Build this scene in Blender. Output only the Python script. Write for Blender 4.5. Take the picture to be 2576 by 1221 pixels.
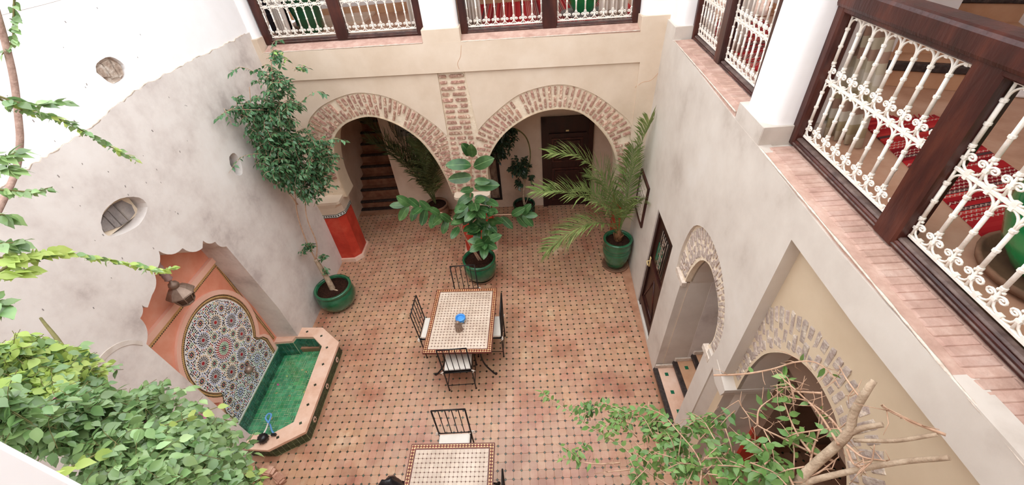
import bpy, bmesh, math, random
from mathutils import Vector, Matrix, Quaternion, geometry
from math import pi, sin, cos, atan2, sqrt, hypot

for _o in list(bpy.data.objects):
    bpy.data.objects.remove(_o)
SC = bpy.context.scene
COL = SC.collection
V = Vector
random.seed(7)

# ------------------------------------------------------------------ camera
CAM = V((0.47876, -6.31888, 5.38860))
YAW, PITCH, ROLL = -0.06028, 0.69401, -0.09737
FPX = 1048.763
_f = V((sin(YAW)*cos(PITCH), cos(YAW)*cos(PITCH), -sin(PITCH)))
_r0 = V((cos(YAW), -sin(YAW), 0)); _u0 = _r0.cross(_f)
_r = cos(ROLL)*_r0 + sin(ROLL)*_u0; _u = -sin(ROLL)*_r0 + cos(ROLL)*_u0
cd = bpy.data.cameras.new('camera'); cam = bpy.data.objects.new('camera', cd); COL.objects.link(cam)
cd.sensor_fit = 'HORIZONTAL'; cd.sensor_width = 36.0; cd.lens = FPX/2576*36.0
cd.clip_start = 0.02; cd.clip_end = 100
cam.matrix_world = Matrix(((_r.x,_u.x,-_f.x,CAM.x),(_r.y,_u.y,-_f.y,CAM.y),(_r.z,_u.z,-_f.z,CAM.z),(0,0,0,1)))
SC.camera = cam
def cam_px(p):
    q = V(p)-CAM; z = q.dot(_f)
    if z < .05: return None
    return 1288+FPX*q.dot(_r)/z, 610.5-FPX*q.dot(_u)/z

# ------------------------------------------------------------------ light: overcast sky over the open courtyard
W = bpy.data.worlds.new('overcast_sky'); SC.world = W; W.use_nodes = True
bg = W.node_tree.nodes['Background']; bg.inputs[0].default_value = (0.955, 0.985, 1.03, 1); bg.inputs[1].default_value = 1.45
sd = bpy.data.lights.new('sun_through_haze', 'SUN'); sd.energy = .5; sd.angle = math.radians(70); sd.color = (1, .96, .9)
so = bpy.data.objects.new('sun_through_haze', sd); COL.objects.link(so)
so.rotation_euler = V((-.1, -.12, 1)).to_track_quat('Z', 'Y').to_euler(); so.location = (-1, -3, 12)
SC.view_settings.view_transform = 'Standard'; SC.view_settings.look = 'None'
SC.view_settings.gamma = 1.0; SC.view_settings.use_curve_mapping = False
SC.view_settings.exposure = 1.1
SC.cycles.diffuse_bounces = 6

# ------------------------------------------------------------------ helpers
def lin(c):
    def g(v): v /= 255.0; return v/12.92 if v <= .04045 else ((v+.055)/1.055)**2.4
    return (g(c[0]), g(c[1]), g(c[2]), 1)

def mat(name, stops, scale=3.0, detail=5, rough=.8, spec=.3, bump=0, bscale=30, rand=0, metallic=0, coat=0, trans=0, obj=False, stretch=None, rough2=.5):
    m = bpy.data.materials.new(name); m.use_nodes = True
    nt = m.node_tree; N = nt.nodes; L = nt.links
    b = N['Principled BSDF']
    b.inputs['Roughness'].default_value = rough; b.inputs['Metallic'].default_value = metallic
    b.inputs['Specular IOR Level'].default_value = spec; b.inputs['Coat Weight'].default_value = coat
    if obj:
        g = N.new('ShaderNodeTexCoord'); src = g.outputs['Object']
    else:
        g = N.new('ShaderNodeNewGeometry'); src = g.outputs['Position']
    if stretch:
        mp = N.new('ShaderNodeMapping'); mp.inputs['Scale'].default_value = stretch
        L.new(src, mp.inputs['Vector']); src = mp.outputs[0]
    if len(stops) > 1:
        n = N.new('ShaderNodeTexNoise'); n.inputs['Scale'].default_value = scale; n.inputs['Detail'].default_value = detail
        n.inputs['Roughness'].default_value = rough2 + .1
        L.new(src, n.inputs['Vector'])
        r = N.new('ShaderNodeValToRGB'); L.new(n.outputs['Fac'], r.inputs['Fac'])
        el = r.color_ramp.elements
        while len(el) < len(stops): el.new(.5)
        for i, s in enumerate(stops):
            if len(s) == 2: p, c = s
            else: p, c = .3+.4*i/(len(stops)-1), s
            el[i].position = p; el[i].color = lin(c)
        col = r.outputs[0]
    else:
        q = N.new('ShaderNodeRGB'); q.outputs[0].default_value = lin(stops[0]); col = q.outputs[0]
    if rand:
        oi = N.new('ShaderNodeObjectInfo'); ge = N.new('ShaderNodeNewGeometry')
        ad = N.new('ShaderNodeMath'); ad.operation = 'ADD'
        L.new(oi.outputs['Random'], ad.inputs[0]); L.new(ge.outputs['Random Per Island'], ad.inputs[1])
        fr = N.new('ShaderNodeMath'); fr.operation = 'FRACT'; L.new(ad.outputs[0], fr.inputs[0])
        mr = N.new('ShaderNodeMapRange'); mr.inputs['To Min'].default_value = 1-rand; mr.inputs['To Max'].default_value = 1+rand
        L.new(fr.outputs[0], mr.inputs['Value'])
        mr2 = N.new('ShaderNodeMapRange'); mr2.inputs['To Min'].default_value = .5+rand*.045; mr2.inputs['To Max'].default_value = .5-rand*.045
        m3 = N.new('ShaderNodeMath'); m3.operation = 'MULTIPLY'; m3.inputs[1].default_value = 7.31; L.new(fr.outputs[0], m3.inputs[0])
        m4 = N.new('ShaderNodeMath'); m4.operation = 'FRACT'; L.new(m3.outputs[0], m4.inputs[0]); L.new(m4.outputs[0], mr2.inputs['Value'])
        hs = N.new('ShaderNodeHueSaturation'); L.new(mr.outputs[0], hs.inputs['Value']); L.new(mr2.outputs[0], hs.inputs['Hue'])
        L.new(col, hs.inputs['Color']); col = hs.outputs[0]
    L.new(col, b.inputs['Base Color'])
    if bump:
        n2 = N.new('ShaderNodeTexNoise'); n2.inputs['Scale'].default_value = bscale; n2.inputs['Detail'].default_value = 4
        L.new(src, n2.inputs['Vector'])
        bp = N.new('ShaderNodeBump'); bp.inputs['Strength'].default_value = bump; bp.inputs['Distance'].default_value = .02
        L.new(n2.outputs['Fac'], bp.inputs['Height']); L.new(bp.outputs[0], b.inputs['Normal'])
    if trans:
        t = N.new('ShaderNodeBsdfTranslucent'); L.new(col, t.inputs['Color'])
        mx = N.new('ShaderNodeMixShader'); mx.inputs[0].default_value = trans
        L.new(b.outputs[0], mx.inputs[1]); L.new(t.outputs[0], mx.inputs[2]); L.new(mx.outputs[0], N['Material Output'].inputs['Surface'])
    return m

def mat_bands(name, cols, axis, freq, wob=.0, rough=.9, lace=None, obj=True):
    """woven stripes: each band along one object axis takes a colour by hash; lace adds a fine zigzag of another colour"""
    m = bpy.data.materials.new(name); m.use_nodes = True; nt = m.node_tree; N = nt.nodes; L = nt.links
    b = N['Principled BSDF']; b.inputs['Roughness'].default_value = rough; b.inputs['Specular IOR Level'].default_value = .15
    tc = N.new('ShaderNodeTexCoord'); sx = N.new('ShaderNodeSeparateXYZ'); L.new(tc.outputs['Object'], sx.inputs[0])
    def math_(op, a, c=None):
        n = N.new('ShaderNodeMath'); n.operation = op
        for i, v in enumerate((a, c)):
            if v is None: continue
            if isinstance(v, (int, float)): n.inputs[i].default_value = v
            else: L.new(v, n.inputs[i])
        return n.outputs[0]
    oth = {'X': 'Y', 'Y': 'X', 'Z': 'X'}[axis]
    s = math_('MULTIPLY', sx.outputs[axis], freq)
    f = math_('FLOOR', s)
    wn = N.new('ShaderNodeTexWhiteNoise'); wn.noise_dimensions = '1D'; L.new(f, wn.inputs['W'])
    r = N.new('ShaderNodeValToRGB'); r.color_ramp.interpolation = 'CONSTANT'; L.new(wn.outputs['Value'], r.inputs['Fac'])
    el = r.color_ramp.elements
    while len(el) < len(cols): el.new(.5)
    for i, c in enumerate(cols): el[i].position = i/len(cols); el[i].color = lin(c)
    col = r.outputs[0]
    if lace:
        zz = math_('PINGPONG', math_('MULTIPLY', sx.outputs[oth], freq*.9), .5)
        fr = math_('FRACT', s)
        d = math_('ABSOLUTE', math_('SUBTRACT', fr, math_('ADD', math_('MULTIPLY', zz, .9), .25)))
        k = math_('LESS_THAN', d, .13)
        wn2 = N.new('ShaderNodeTexWhiteNoise'); wn2.noise_dimensions = '1D'; L.new(math_('ADD', f, 17.3), wn2.inputs['W'])
        k2 = math_('MULTIPLY', k, math_('GREATER_THAN', wn2.outputs['Value'], .45))
        mx = N.new('ShaderNodeMix'); mx.data_type = 'RGBA'; L.new(k2, mx.inputs['Factor']); L.new(col, mx.inputs['A']); mx.inputs['B'].default_value = lin(lace)
        col = mx.outputs['Result']
    L.new(col, b.inputs['Base Color'])
    return m

class MB:
    def __init__(s): s.v = []; s.f = []; s.m = []; s.sm = []
    def add(s, vs, fs, mi=0, smooth=False):
        o = len(s.v); s.v += [V(p) for p in vs]; s.f += [[i+o for i in f] for f in fs]
        s.m += [mi]*len(fs); s.sm += [smooth]*len(fs)
        return s
    def box(s, lo, hi, mi=0, bev=0, M=None):
        x0, y0, z0 = lo; x1, y1, z1 = hi
        if not bev:
            vs = [(x, y, z) for z in (z0, z1) for y in (y0, y1) for x in (x0, x1)]
            fs = [(0,2,3,1),(4,5,7,6),(0,1,5,4),(2,6,7,3),(0,4,6,2),(1,3,7,5)]
        else:
            bm = bmesh.new(); bmesh.ops.create_cube(bm, size=1)
            for v in bm.verts: v.co = V(((x0+x1)/2+v.co.x*(x1-x0), (y0+y1)/2+v.co.y*(y1-y0), (z0+z1)/2+v.co.z*(z1-z0)))
            bmesh.ops.bevel(bm, geom=bm.edges[:], offset=bev, segments=2 if bev > .015 else 1, affect='EDGES', profile=.5)
            bm.verts.index_update(); vs = [v.co.copy() for v in bm.verts]; fs = [[v.index for v in f.verts] for f in bm.faces]; bm.free()
        if M: vs = [M @ V(p) for p in vs]
        return s.add(vs, fs, mi)
    def tube(s, pts, r, n=6, mi=0, cap=True, smooth=True):
        pts = [V(p) for p in pts]
        if len(pts) < 2: return s
        rs = r if isinstance(r, (list, tuple)) else [r]*len(pts)
        vs = []; fs = []; up = None
        for i, p in enumerate(pts):
            d = (pts[min(i+1, len(pts)-1)]-pts[max(i-1, 0)])
            if d.length < 1e-9: d = V((0,0,1))
            d.normalize()
            if up is None:
                a = V((0,0,1)) if abs(d.z) < .9 else V((1,0,0)); up = d.cross(a).normalized()
            else:
                up = (up-d*up.dot(d)); up = up.normalized() if up.length > 1e-6 else d.orthogonal().normalized()
            w = d.cross(up)
            for k in range(n):
                a = 2*pi*k/n; vs.append(p+(up*cos(a)+w*sin(a))*rs[i])
        for i in range(len(pts)-1):
            for k in range(n):
                k2 = (k+1) % n; fs.append((i*n+k, i*n+k2, (i+1)*n+k2, (i+1)*n+k))
        s.add(vs, fs, mi, smooth)
        if cap:
            o = len(s.v)-len(vs); L = len(pts)-1
            s.f += [[o+k for k in range(n)][::-1], [o+L*n+k for k in range(n)]]; s.m += [mi]*2; s.sm += [False]*2
        return s
    def lathe(s, prof, c=(0,0,0), n=24, mi=0, M=None, smooth=True):
        vs = []; fs = []
        for r, z in prof:
            for k in range(n):
                a = 2*pi*k/n; p = V((c[0]+r*cos(a), c[1]+r*sin(a), c[2]+z)); vs.append(M @ p if M else p)
        for i in range(len(prof)-1):
            for k in range(n):
                k2 = (k+1) % n; fs.append((i*n+k, i*n+k2, (i+1)*n+k2, (i+1)*n+k))
        s.add(vs, fs, mi, smooth)
        o = len(s.v)-len(vs)
        if prof[0][0] > 1e-4: s.f.append([o+k for k in range(n)][::-1]); s.m.append(mi); s.sm.append(False)
        if prof[-1][0] > 1e-4: s.f.append([o+(len(prof)-1)*n+k for k in range(n)]); s.m.append(mi); s.sm.append(False)
        return s
    def prism(s, F, loop, d0, d1, mi=0):
        """closed loop of (u,v) swept between depth d0 and d1 of the mapping F (convex or not)"""
        n = len(loop); vs = [F(u, v, d0) for u, v in loop]+[F(u, v, d1) for u, v in loop]
        tri = geometry.tessellate_polygon([[V((u, v, 0)) for u, v in loop]])
        fs = [tuple(t) for t in tri]+[tuple(i+n for i in reversed(t)) for t in tri]
        fs += [(i, (i+1) % n, n+(i+1) % n, n+i) for i in range(n)]
        return s.add(vs, fs, mi)
    def plate(s, F, outline, holes, d0, d1, mi=0, mside=None):
        loops = [outline]+list(holes)
        tri = geometry.tessellate_polygon([[V((u, v, 0)) for u, v in l] for l in loops])
        flat = [p for l in loops for p in l]; n = len(flat)
        vs = [F(u, v, d0) for u, v in flat]+[F(u, v, d1) for u, v in flat]
        fs = [tuple(t) for t in tri]+[tuple(i+n for i in reversed(t)) for t in tri]
        s.add(vs, fs, mi)
        o = 0; sf = []
        for l in loops:
            k = len(l); sf += [(o+i, o+(i+1) % k, n+o+(i+1) % k, n+o+i) for i in range(k)]; o += k
        base = len(s.v)-len(vs)
        s.f += [[i+base for i in f] for f in sf]; s.m += [mi if mside is None else mside]*len(sf); s.sm += [False]*len(sf)
        return s
    def build(s, name, mats, parent=None, label=None, cat=None, group=None, kind=None, recalc=True, local=False, recenter=True):
        me = bpy.data.meshes.new(name)
        off = V((0,0,0))
        if recenter and not local and s.v:
            xs = [p.x for p in s.v]; ys = [p.y for p in s.v]; zs = [p.z for p in s.v]
            off = V(((min(xs)+max(xs))/2, (min(ys)+max(ys))/2, min(zs)))
        me.from_pydata([p-off for p in s.v], [], s.f)
        for m in (mats if isinstance(mats, (list, tuple)) else [mats]): me.materials.append(m)
        me.polygons.foreach_set('material_index', s.m); me.polygons.foreach_set('use_smooth', s.sm)
        if recalc:
            bm = bmesh.new(); bm.from_mesh(me); bmesh.ops.recalc_face_normals(bm, faces=bm.faces[:]); bm.to_mesh(me); bm.free()
        me.update()
        o = bpy.data.objects.new(name, me); COL.objects.link(o); o.location = off
        if parent: put(o, parent, not local)
        return tag(o, label, cat, group, kind)

def wm(o):
    m = o.matrix_basis.copy()
    if o.parent: m = wm(o.parent) @ o.matrix_parent_inverse @ m
    return m
def put(o, parent, world=True):
    o.parent = parent
    if world: o.matrix_parent_inverse = wm(parent).inverted()
def tag(o, label=None, cat=None, group=None, kind=None):
    if label: o['label'] = label
    if cat: o['category'] = cat
    if group: o['group'] = group
    if kind: o['kind'] = kind
    return o
def thing(name, label, cat, loc=(0,0,0), rotz=0, group=None, kind=None):
    o = bpy.data.objects.new(name, None); COL.objects.link(o); o.location = loc; o.rotation_euler = (0,0,rotz)
    o.empty_display_size = .1
    return tag(o, label, cat, group, kind)
def inst(name, me, M, parent, world=True):
    o = bpy.data.objects.new(name, me); COL.objects.link(o); o.matrix_basis = M
    if parent: put(o, parent, world)
    return o
def dup(root, loc, rotz, label, group=None):
    def rec(o, par):
        c = o.copy(); COL.objects.link(c)
        if par is not None:
            c.parent = par; c.matrix_parent_inverse = o.matrix_parent_inverse.copy()
        for ch in o.children: rec(ch, c)
        return c
    r = rec(root, None); r.location = loc; r.rotation_euler = (0,0,rotz); r['label'] = label
    if group: r['group'] = group
    return r

def cat_rom(pts, n=6):
    pts = [V(p) for p in pts]
    if len(pts) < 3: return [pts[0].lerp(pts[-1], i/n) for i in range(n+1)]
    P = [2*pts[0]-pts[1]]+pts+[2*pts[-1]-pts[-2]]; out = []
    for i in range(1, len(P)-2):
        a, b, c, d = P[i-1:i+3]
        for k in range(n):
            t = k/n; out.append(.5*((2*b)+(c-a)*t+(2*a-5*b+4*c-d)*t*t+(3*b-a-3*c+d)*t**3))
    out.append(pts[-1].copy()); return out
def smooth2(pts, n=4):
    return [(p.x, p.y) for p in cat_rom([(u, v, 0) for u, v in pts], n)]

# walls: u,v,depth -> world.  The old walls lean and splay a little, so each is a slightly skew plane
def RW(y, z, d=0): return V((2.29+.062*y+.035*z+d, y, z))
def BW(x, z, d=0): return V((x, -.16-.07*x+d, z))
def LW(y, z, d=0): return V((-3.32-d, y, z))
def GB(x, z, d=0): return V((x, 1.41-.03*x+d, z))       # rear wall of the ground floor arcade
def XY(x, y, d=0): return V((x, y, d))

# ------------------------------------------------------------------ materials
plaster_left = mat('plaster_left', [(.32,(190,178,172)),(.42,(214,204,197)),(.54,(227,219,212)),(.7,(233,227,221))], 1.5, 9, .75, .25, .12, 9, rough2=.56)
plaster_ridge = mat('plaster_ridge', [(.3,(196,182,168)),(.6,(218,208,198))], 6, 6, .8, .2, .1, 12)
plaster_back = mat('plaster_back', [(.3,(208,187,164)),(.55,(219,200,179)),(.75,(226,209,190))], 1.6, 5, .75, .25, .1, 10)
plaster_right = mat('plaster_right', [(.30,(184,171,159)),(.43,(205,194,183)),(.56,(213,203,192)),(.75,(221,213,204))], 1.4, 9, .72, .25, .12, 9)
plaster_tan = mat('plaster_tan', [(.3,(200,178,150)),(.6,(213,193,166))], 1.4, 5, .8, .2, .08, 10)
plaster_room_shade = mat('plaster_room_shade', [(.3,(128,104,88)),(.7,(156,130,112))], 1.5, 6, .8, .2, .1, 12)  # shade of the room put into the colour, browner than the other plaster
plaster_arcade = mat('plaster_arcade', [(.3,(204,176,152)),(.5,(224,199,176)),(.7,(232,210,190))], 1.5, 6, .8, .2, .1, 12)  # pale plaster of the ground floor arcade and its stair
white = mat('white_limewash', [(.3,(243,240,238)),(.6,(250,248,247))], 2, 4, .85, .2, .06, 14)
edge_white = mat('chipped_plaster_edge', [(.3,(200,182,166)),(.6,(222,208,194))], 25, 4, .85, .2, .3, 60)
mortar = mat('lime_mortar', [(.3,(221,202,176)),(.6,(235,219,196))], 14, 5, .9, .15, .35, 40)
brick_m = mat('worn_brick', [(.34,(226,207,184)),(.46,(186,148,130)),(.6,(158,116,100)),(.76,(188,160,146))], 26, 6, .9, .15, .5, 60, rand=.16)
brick_grey = mat('greyed_brick', [(.32,(226,210,190)),(.46,(192,176,164)),(.62,(170,151,142)),(.78,(196,180,168))], 20, 6, .9, .15, .5, 50, rand=.12)
sill_m = mat('sill_brick', [(.3,(168,134,120)),(.5,(186,152,137)),(.7,(202,172,158))], 9, 6, .85, .2, .25, 40, rand=.07)
red_paint = mat('red_tadelakt', [(.3,(172,50,34)),(.5,(196,62,44)),(.7,(208,84,62))], 4, 6, .5, .35, .12, 12)
salmon = mat('salmon_tadelakt', [(.25,(222,138,108)),(.5,(234,162,134)),(.75,(241,184,160))], 2.2, 6, .6, .3, .1, 8)
salmon_lt = mat('salmon_moulding', [(.3,(240,186,162)),(.7,(246,202,182))], 3, 5, .6, .3, .08, 10)
tile_m = mat('terracotta_tile', [(.30,(156,100,76)),(.42,(180,130,103)),(.52,(190,149,121)),(.60,(188,143,112)),(.72,(208,178,148))], 1.5, 5, .34, .5, .10, 45, rand=.12, coat=.15)
grout_m = mat('floor_grout', [(.3,(158,110,84)),(.7,(184,140,112))], 6, 4, .85, .2)
cabo_m = mat('green_cabochon', [(.3,(36,36,24)),(.5,(50,58,42)),(.75,(70,94,74))], 9, 2, .3, .5, rand=.25)
wood = mat('dark_red_wood', [(.3,(42,19,16)),(.5,(63,29,24)),(.72,(92,46,33))], 7, 6, .35, .4, .15, 60, stretch=(1,1,.25))
wood_dk = mat('dark_door_wood', [(.3,(34,15,12)),(.7,(60,26,20))], 6, 6, .4, .4, .1, 50, stretch=(1,1,.2))
wood_grey = mat('weathered_sill_wood', [(.3,(66,50,46)),(.5,(98,80,74)),(.7,(120,102,94))], 12, 6, .5, .3, .2, 50)
iron_w = mat('cream_painted_iron', [(.35,(238,228,214)),(.62,(246,240,230)),(.8,(228,206,180))], 24, 5, .5, .35, .15, 90)
iron_b = mat('black_iron', [(26,23,24)], rough=.45, spec=.4)
cushion_m = mat('cream_canvas', [(.3,(232,224,212)),(.7,(240,234,224))], 8, 3, .9, .1, .1, 120)
glaze = mat('green_glaze', [(.3,(22,80,52)),(.55,(36,102,68)),(.8,(60,124,90))], 5, 4, .18, .5, .1, 14, coat=.5)
glaze_dk = mat('dark_green_glaze', [(.3,(8,46,30)),(.7,(18,70,46))], 5, 4, .25, .5, .1, 14, coat=.3)
clay = mat('terracotta_saucer', [(.3,(112,84,66)),(.7,(150,110,86))], 7, 4, .8, .2, .1, 40)
soil = mat('potting_soil', [(.3,(30,18,14)),(.6,(58,36,27)),(.8,(78,52,40))], 40, 5, .95, .1, .8, 50)
bark = mat('grey_bark', [(.3,(150,126,104)),(.6,(186,164,140)),(.8,(200,182,160))], 18, 5, .85, .15, .4, 60)
twig_m = mat('pinkish_twig', [(.3,(170,132,106)),(.7,(206,172,146))], 18, 4, .8, .15)
twig_g = mat('green_twig', [(.3,(96,92,56)),(.7,(130,122,80))], 18, 4, .8, .15)
leaf_ficus = mat('ficus_leaf', [(.3,(54,94,58)),(.5,(78,120,78)),(.7,(108,148,102))], 6, 3, .32, .45, rand=.28, trans=.18)
leaf_young = mat('young_leaf', [(.3,(150,190,100)),(.6,(176,206,120))], 6, 3, .4, .4, rand=.2, trans=.3)
leaf_boug = mat('bougainvillea_leaf', [(.3,(92,126,74)),(.5,(126,156,98)),(.7,(160,186,126))], 5, 3, .26, .6, rand=.28, trans=.25)
leaf_lime = mat('lime_leaf', [(.3,(158,182,88)),(.6,(186,204,112)),(.8,(206,218,144))], 7, 3, .4, .4, rand=.16, trans=.35)
leaf_rub = mat('rubber_leaf', [(.3,(42,76,38)),(.55,(64,100,54)),(.8,(100,132,80))], 5, 3, .3, .4, rand=.25, trans=.08)
midrib_m = mat('pale_midrib', [(.3,(104,136,84)),(.7,(130,158,104))], 9, 2, .5, .3)
leaf_dark = mat('schefflera_leaf', [(.3,(36,54,38)),(.7,(62,84,60))], 6, 3, .3, .45, rand=.25, trans=.06)
leaf_palm = mat('palm_leaflet', [(.3,(98,122,62)),(.6,(138,154,92)),(.8,(176,178,122))], 6, 3, .45, .35, rand=.22, trans=.2)
leaf_palm_dk = mat('dark_palm_leaflet', [(.3,(78,88,52)),(.7,(112,120,76))], 6, 3, .5, .3, rand=.2, trans=.12)
straw = mat('dried_straw', [(.3,(170,140,96)),(.7,(212,186,140))], 12, 3, .9, .1, rand=.15)
pink = mat('pink_bract', [(.3,(190,80,130)),(.7,(222,150,176))], 9, 2, .6, .2, rand=.15, trans=.25)
ptile = mat('green_pool_tile', [(.3,(50,136,92)),(.55,(80,164,114)),(.75,(124,190,144))], 7, 3, .2, .5, .06, 30, rand=.24, coat=.3)
ptile_dk = mat('dark_green_wall_tile', [(.3,(34,84,66)),(.6,(56,114,90)),(.8,(88,136,108))], 7, 3, .22, .5, .06, 30, rand=.3, coat=.3)
ptile_ol = mat('olive_green_tile', [(.3,(44,56,36)),(.6,(58,76,48)),(.8,(78,94,62))], 7, 3, .35, .5, .06, 30, rand=.25)
pgrout = mat('pale_tile_grout', [(.3,(168,182,140)),(.7,(204,208,172))], 12, 3, .9, .1)
rim_m = mat('rim_terracotta', [(.3,(212,166,140)),(.5,(226,188,164)),(.7,(234,202,182))], 4, 5, .65, .3, .12, 24)
mos_white = mat('mosaic_white', [(.3,(236,236,234)),(.7,(246,244,240))], 9, 2, .35, .4, rand=.05)
mos_black = mat('mosaic_black', [(34,32,38)], rough=.3)
mos_red = mat('mosaic_red', [(.3,(150,34,42)),(.7,(176,52,54))], 9, 2, .3, rand=.1)
mos_blue = mat('mosaic_blue', [(.3,(110,134,180)),(.7,(146,164,204))], 9, 2, .3, rand=.12)
mos_ochre = mat('mosaic_ochre', [(.3,(186,146,92)),(.7,(212,176,122))], 9, 2, .35, rand=.12)
mos_green = mat('mosaic_green', [(.3,(120,164,128)),(.7,(150,186,152))], 9, 2, .3, rand=.12)
ttile = mat('table_cream_tile', [(.3,(188,166,147)),(.5,(202,182,163)),(.75,(216,199,182))], 3, 2, .35, .45, .05, 60, rand=.07)
tile_dot = mat('table_brown_dot', [(92,42,30)], rough=.35)
tred = mat('table_red_diamond', [(.3,(92,26,18)),(.7,(124,44,28))], 9, 2, .35, rand=.2)
tgold = mat('table_gold_triangle', [(.3,(226,186,130)),(.7,(240,206,154))], 9, 2, .4, rand=.06)
copper = mat('aged_metal', [(.3,(128,106,92)),(.7,(170,148,132))], 9, 4, .35, .6, .1, 40, metallic=.35)
lant_m = mat('bronze_lantern', [(.3,(124,102,88)),(.7,(166,144,128))], 9, 4, .5, .4, .1, 40, metallic=.5)
bluecer = mat('blue_ceramic', [(.3,(42,126,206)),(.7,(74,156,228))], 9, 2, .2, .5, coat=.4)
gold = mat('gold_motif', [(222,196,140)], rough=.4)
black_pl = mat('black_plastic', [(20,19,20)], rough=.3, spec=.5)
bag_m = mat('glossy_black_bag', [(26,24,28)], rough=.28, spec=.5, bump=.5, bscale=14)
hose_m = mat('pale_blue_hose', [(112,170,226)], rough=.35, trans=.1)
hose_w = mat('white_hose', [(226,222,210)], rough=.4)
stone_m = mat('rough_stone', [(.3,(120,112,110)),(.5,(146,138,134)),(.7,(170,160,152))], 7, 6, .9, .15, .7, 18)
rubble = mat('rubble_patch', [(.3,(132,112,98)),(.45,(170,150,134)),(.6,(198,184,170)),(.75,(236,230,224))], 14, 6, .95, .1, 1.0, 26)
floor_up = mat('gallery_floor', [(.3,(176,130,102)),(.5,(198,154,126)),(.7,(212,174,148))], 2.4, 6, .55, .3, .06, 20)
step_tan = mat('tan_step', [(.3,(190,140,104)),(.7,(216,174,140))], 3, 5, .7, .25, .1, 14)
nosing_m = mat('black_step_nosing', [(.3,(34,26,24)),(.55,(58,46,42)),(.8,(92,78,72))], 30, 5, .45, .4, .3, 60)
stair_m = mat('dark_stair_tile', [(.3,(128,84,62)),(.5,(152,104,80)),(.7,(170,124,96))], 6, 4, .5, .3, .1, 30)
green_sq = mat('green_square_tile', [(.3,(18,86,58)),(.7,(38,112,78))], 9, 2, .3, rand=.2)
rug_m = mat_bands('red_kilim', [(176,36,40),(160,26,34),(196,60,56),(132,22,30),(184,44,46),(88,58,58)], 'Y', 34, lace=(206,176,160))
curtain_m = mat_bands('striped_curtain', [(176,160,128),(148,120,104),(196,184,160),(168,136,118),(208,198,182)], 'Z', 15)
curtain_w = mat_bands('pale_curtain', [(222,208,196),(206,186,172),(196,176,160),(228,218,208)], 'Z', 6)
fabric_blk = mat('black_fabric', [(.3,(30,26,30)),(.7,(48,42,46))], 14, 4, .9, .1, .2, 80)
bluepl = mat('blue_plastic', [(24,70,140)], rough=.35)
plaque = mat('grey_plaque', [(168,160,150)], rough=.5)
glass_dk = mat('dark_green_pane', [(34,110,84)], rough=.12, spec=.6)
lattice_bg = mat('carved_panel_backing', [(.3,(110,74,58)),(.7,(150,112,92))], 30, 4, .8)  # mottled brown backing behind the white carved lattice
old_panel = mat('carved_old_wood', [(.3,(96,76,64)),(.5,(140,118,102)),(.7,(172,152,134))], 16, 6, .9, .1, .7, 40, stretch=(1,1,.3))
cable_m = mat('pale_cable', [(206,198,192)], rough=.6)
water_m = bpy.data.materials.new('pool_water'); water_m.use_nodes = True
_b = water_m.node_tree.nodes['Principled BSDF']; _b.inputs['Base Color'].default_value = (.85,.95,.9,1); _b.inputs['Roughness'].default_value = .03
_b.inputs['Transmission Weight'].default_value = 1.0; _b.inputs['IOR'].default_value = 1.33
def _water():
    m = bpy.data.materials.new('still_water'); m.use_nodes = True; nt = m.node_tree; N = nt.nodes; L = nt.links
    N.remove(N['Principled BSDF'])
    t = N.new('ShaderNodeBsdfTransparent'); t.inputs[0].default_value = (.95,.99,.97,1)
    g = N.new('ShaderNodeBsdfGlossy'); g.inputs['Roughness'].default_value = .04
    fr = N.new('ShaderNodeFresnel'); fr.inputs[0].default_value = 1.33
    mx = N.new('ShaderNodeMixShader'); L.new(fr.outputs[0], mx.inputs[0]); L.new(t.outputs[0], mx.inputs[1]); L.new(g.outputs[0], mx.inputs[2])
    L.new(mx.outputs[0], N['Material Output'].inputs['Surface']); return m
water_m = _water()
S = 'structure'
ZT = 6.1          # unseen top of the courtyard walls, set low so more sky light reaches down

# ================================================================== STRUCTURE
# ---- floor: slab with the sunken pool cut out, tiles laid on it
POOL_O = [(-3.68,-2.0),(-3.45,-1.99),(-2.97,-2.02),(-2.60,-2.33),(-2.59,-3.74),(-2.99,-3.96),(-3.35,-3.93),(-3.68,-3.93)]
fl = MB()
fl.plate(XY, [(-4.2,3.9),(-4.2,-7.2),(5.2,-7.2),(5.2,3.9)], [[(-3.66,-2.22),(-2.8,-2.22),(-2.72,-2.4),(-2.72,-3.7),(-3.0,-3.76),(-3.66,-3.76)][::-1]], -.0035, -.25)
floor = fl.build('floor', [grout_m], kind=S)
def inside(p, poly):
    x, y = p; c = False
    for i in range(len(poly)):
        x1, y1 = poly[i-1]; x2, y2 = poly[i]
        if (y1 > y) != (y2 > y) and x < (x2-x1)*(y-y1)/(y2-y1)+x1: c = not c
    return c
PX, PY = .09835, .1
cut = .0190
def tile_verts(w, h, c, t):
    out = []
    for (sx, sy) in ((-1,-1),(1,-1),(1,1),(-1,1)):
        a = (sx*w/2, sy*(h/2-c)); b = (sx*(w/2-c), sy*h/2)
        out += [a, b] if sx*sy > 0 else [b, a]
    return out
def tile_mesh(jit, seed):
    r = random.Random(seed); o = tile_verts(PX-.0010, PY-.0010, cut, 0)
    o = [(x+r.uniform(-jit, jit), y+r.uniform(-jit, jit)) for x, y in o]
    i = [(x*.98, y*.98) for x, y in o]
    vs = [(x, y, -.012) for x, y in o]+[(x, y, -.0012) for x, y in o]+[(x, y, 0) for x, y in i]
    n = 8; fs = []
    for k in range(n):
        k2 = (k+1) % n; fs += [(k, k2, n+k2, n+k), (n+k, n+k2, 2*n+k2, 2*n+k)]
    fs.append(tuple(range(2*n, 3*n)))
    return vs, fs
TV = [tile_mesh(.0012, k) for k in range(6)]
tm = []
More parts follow.
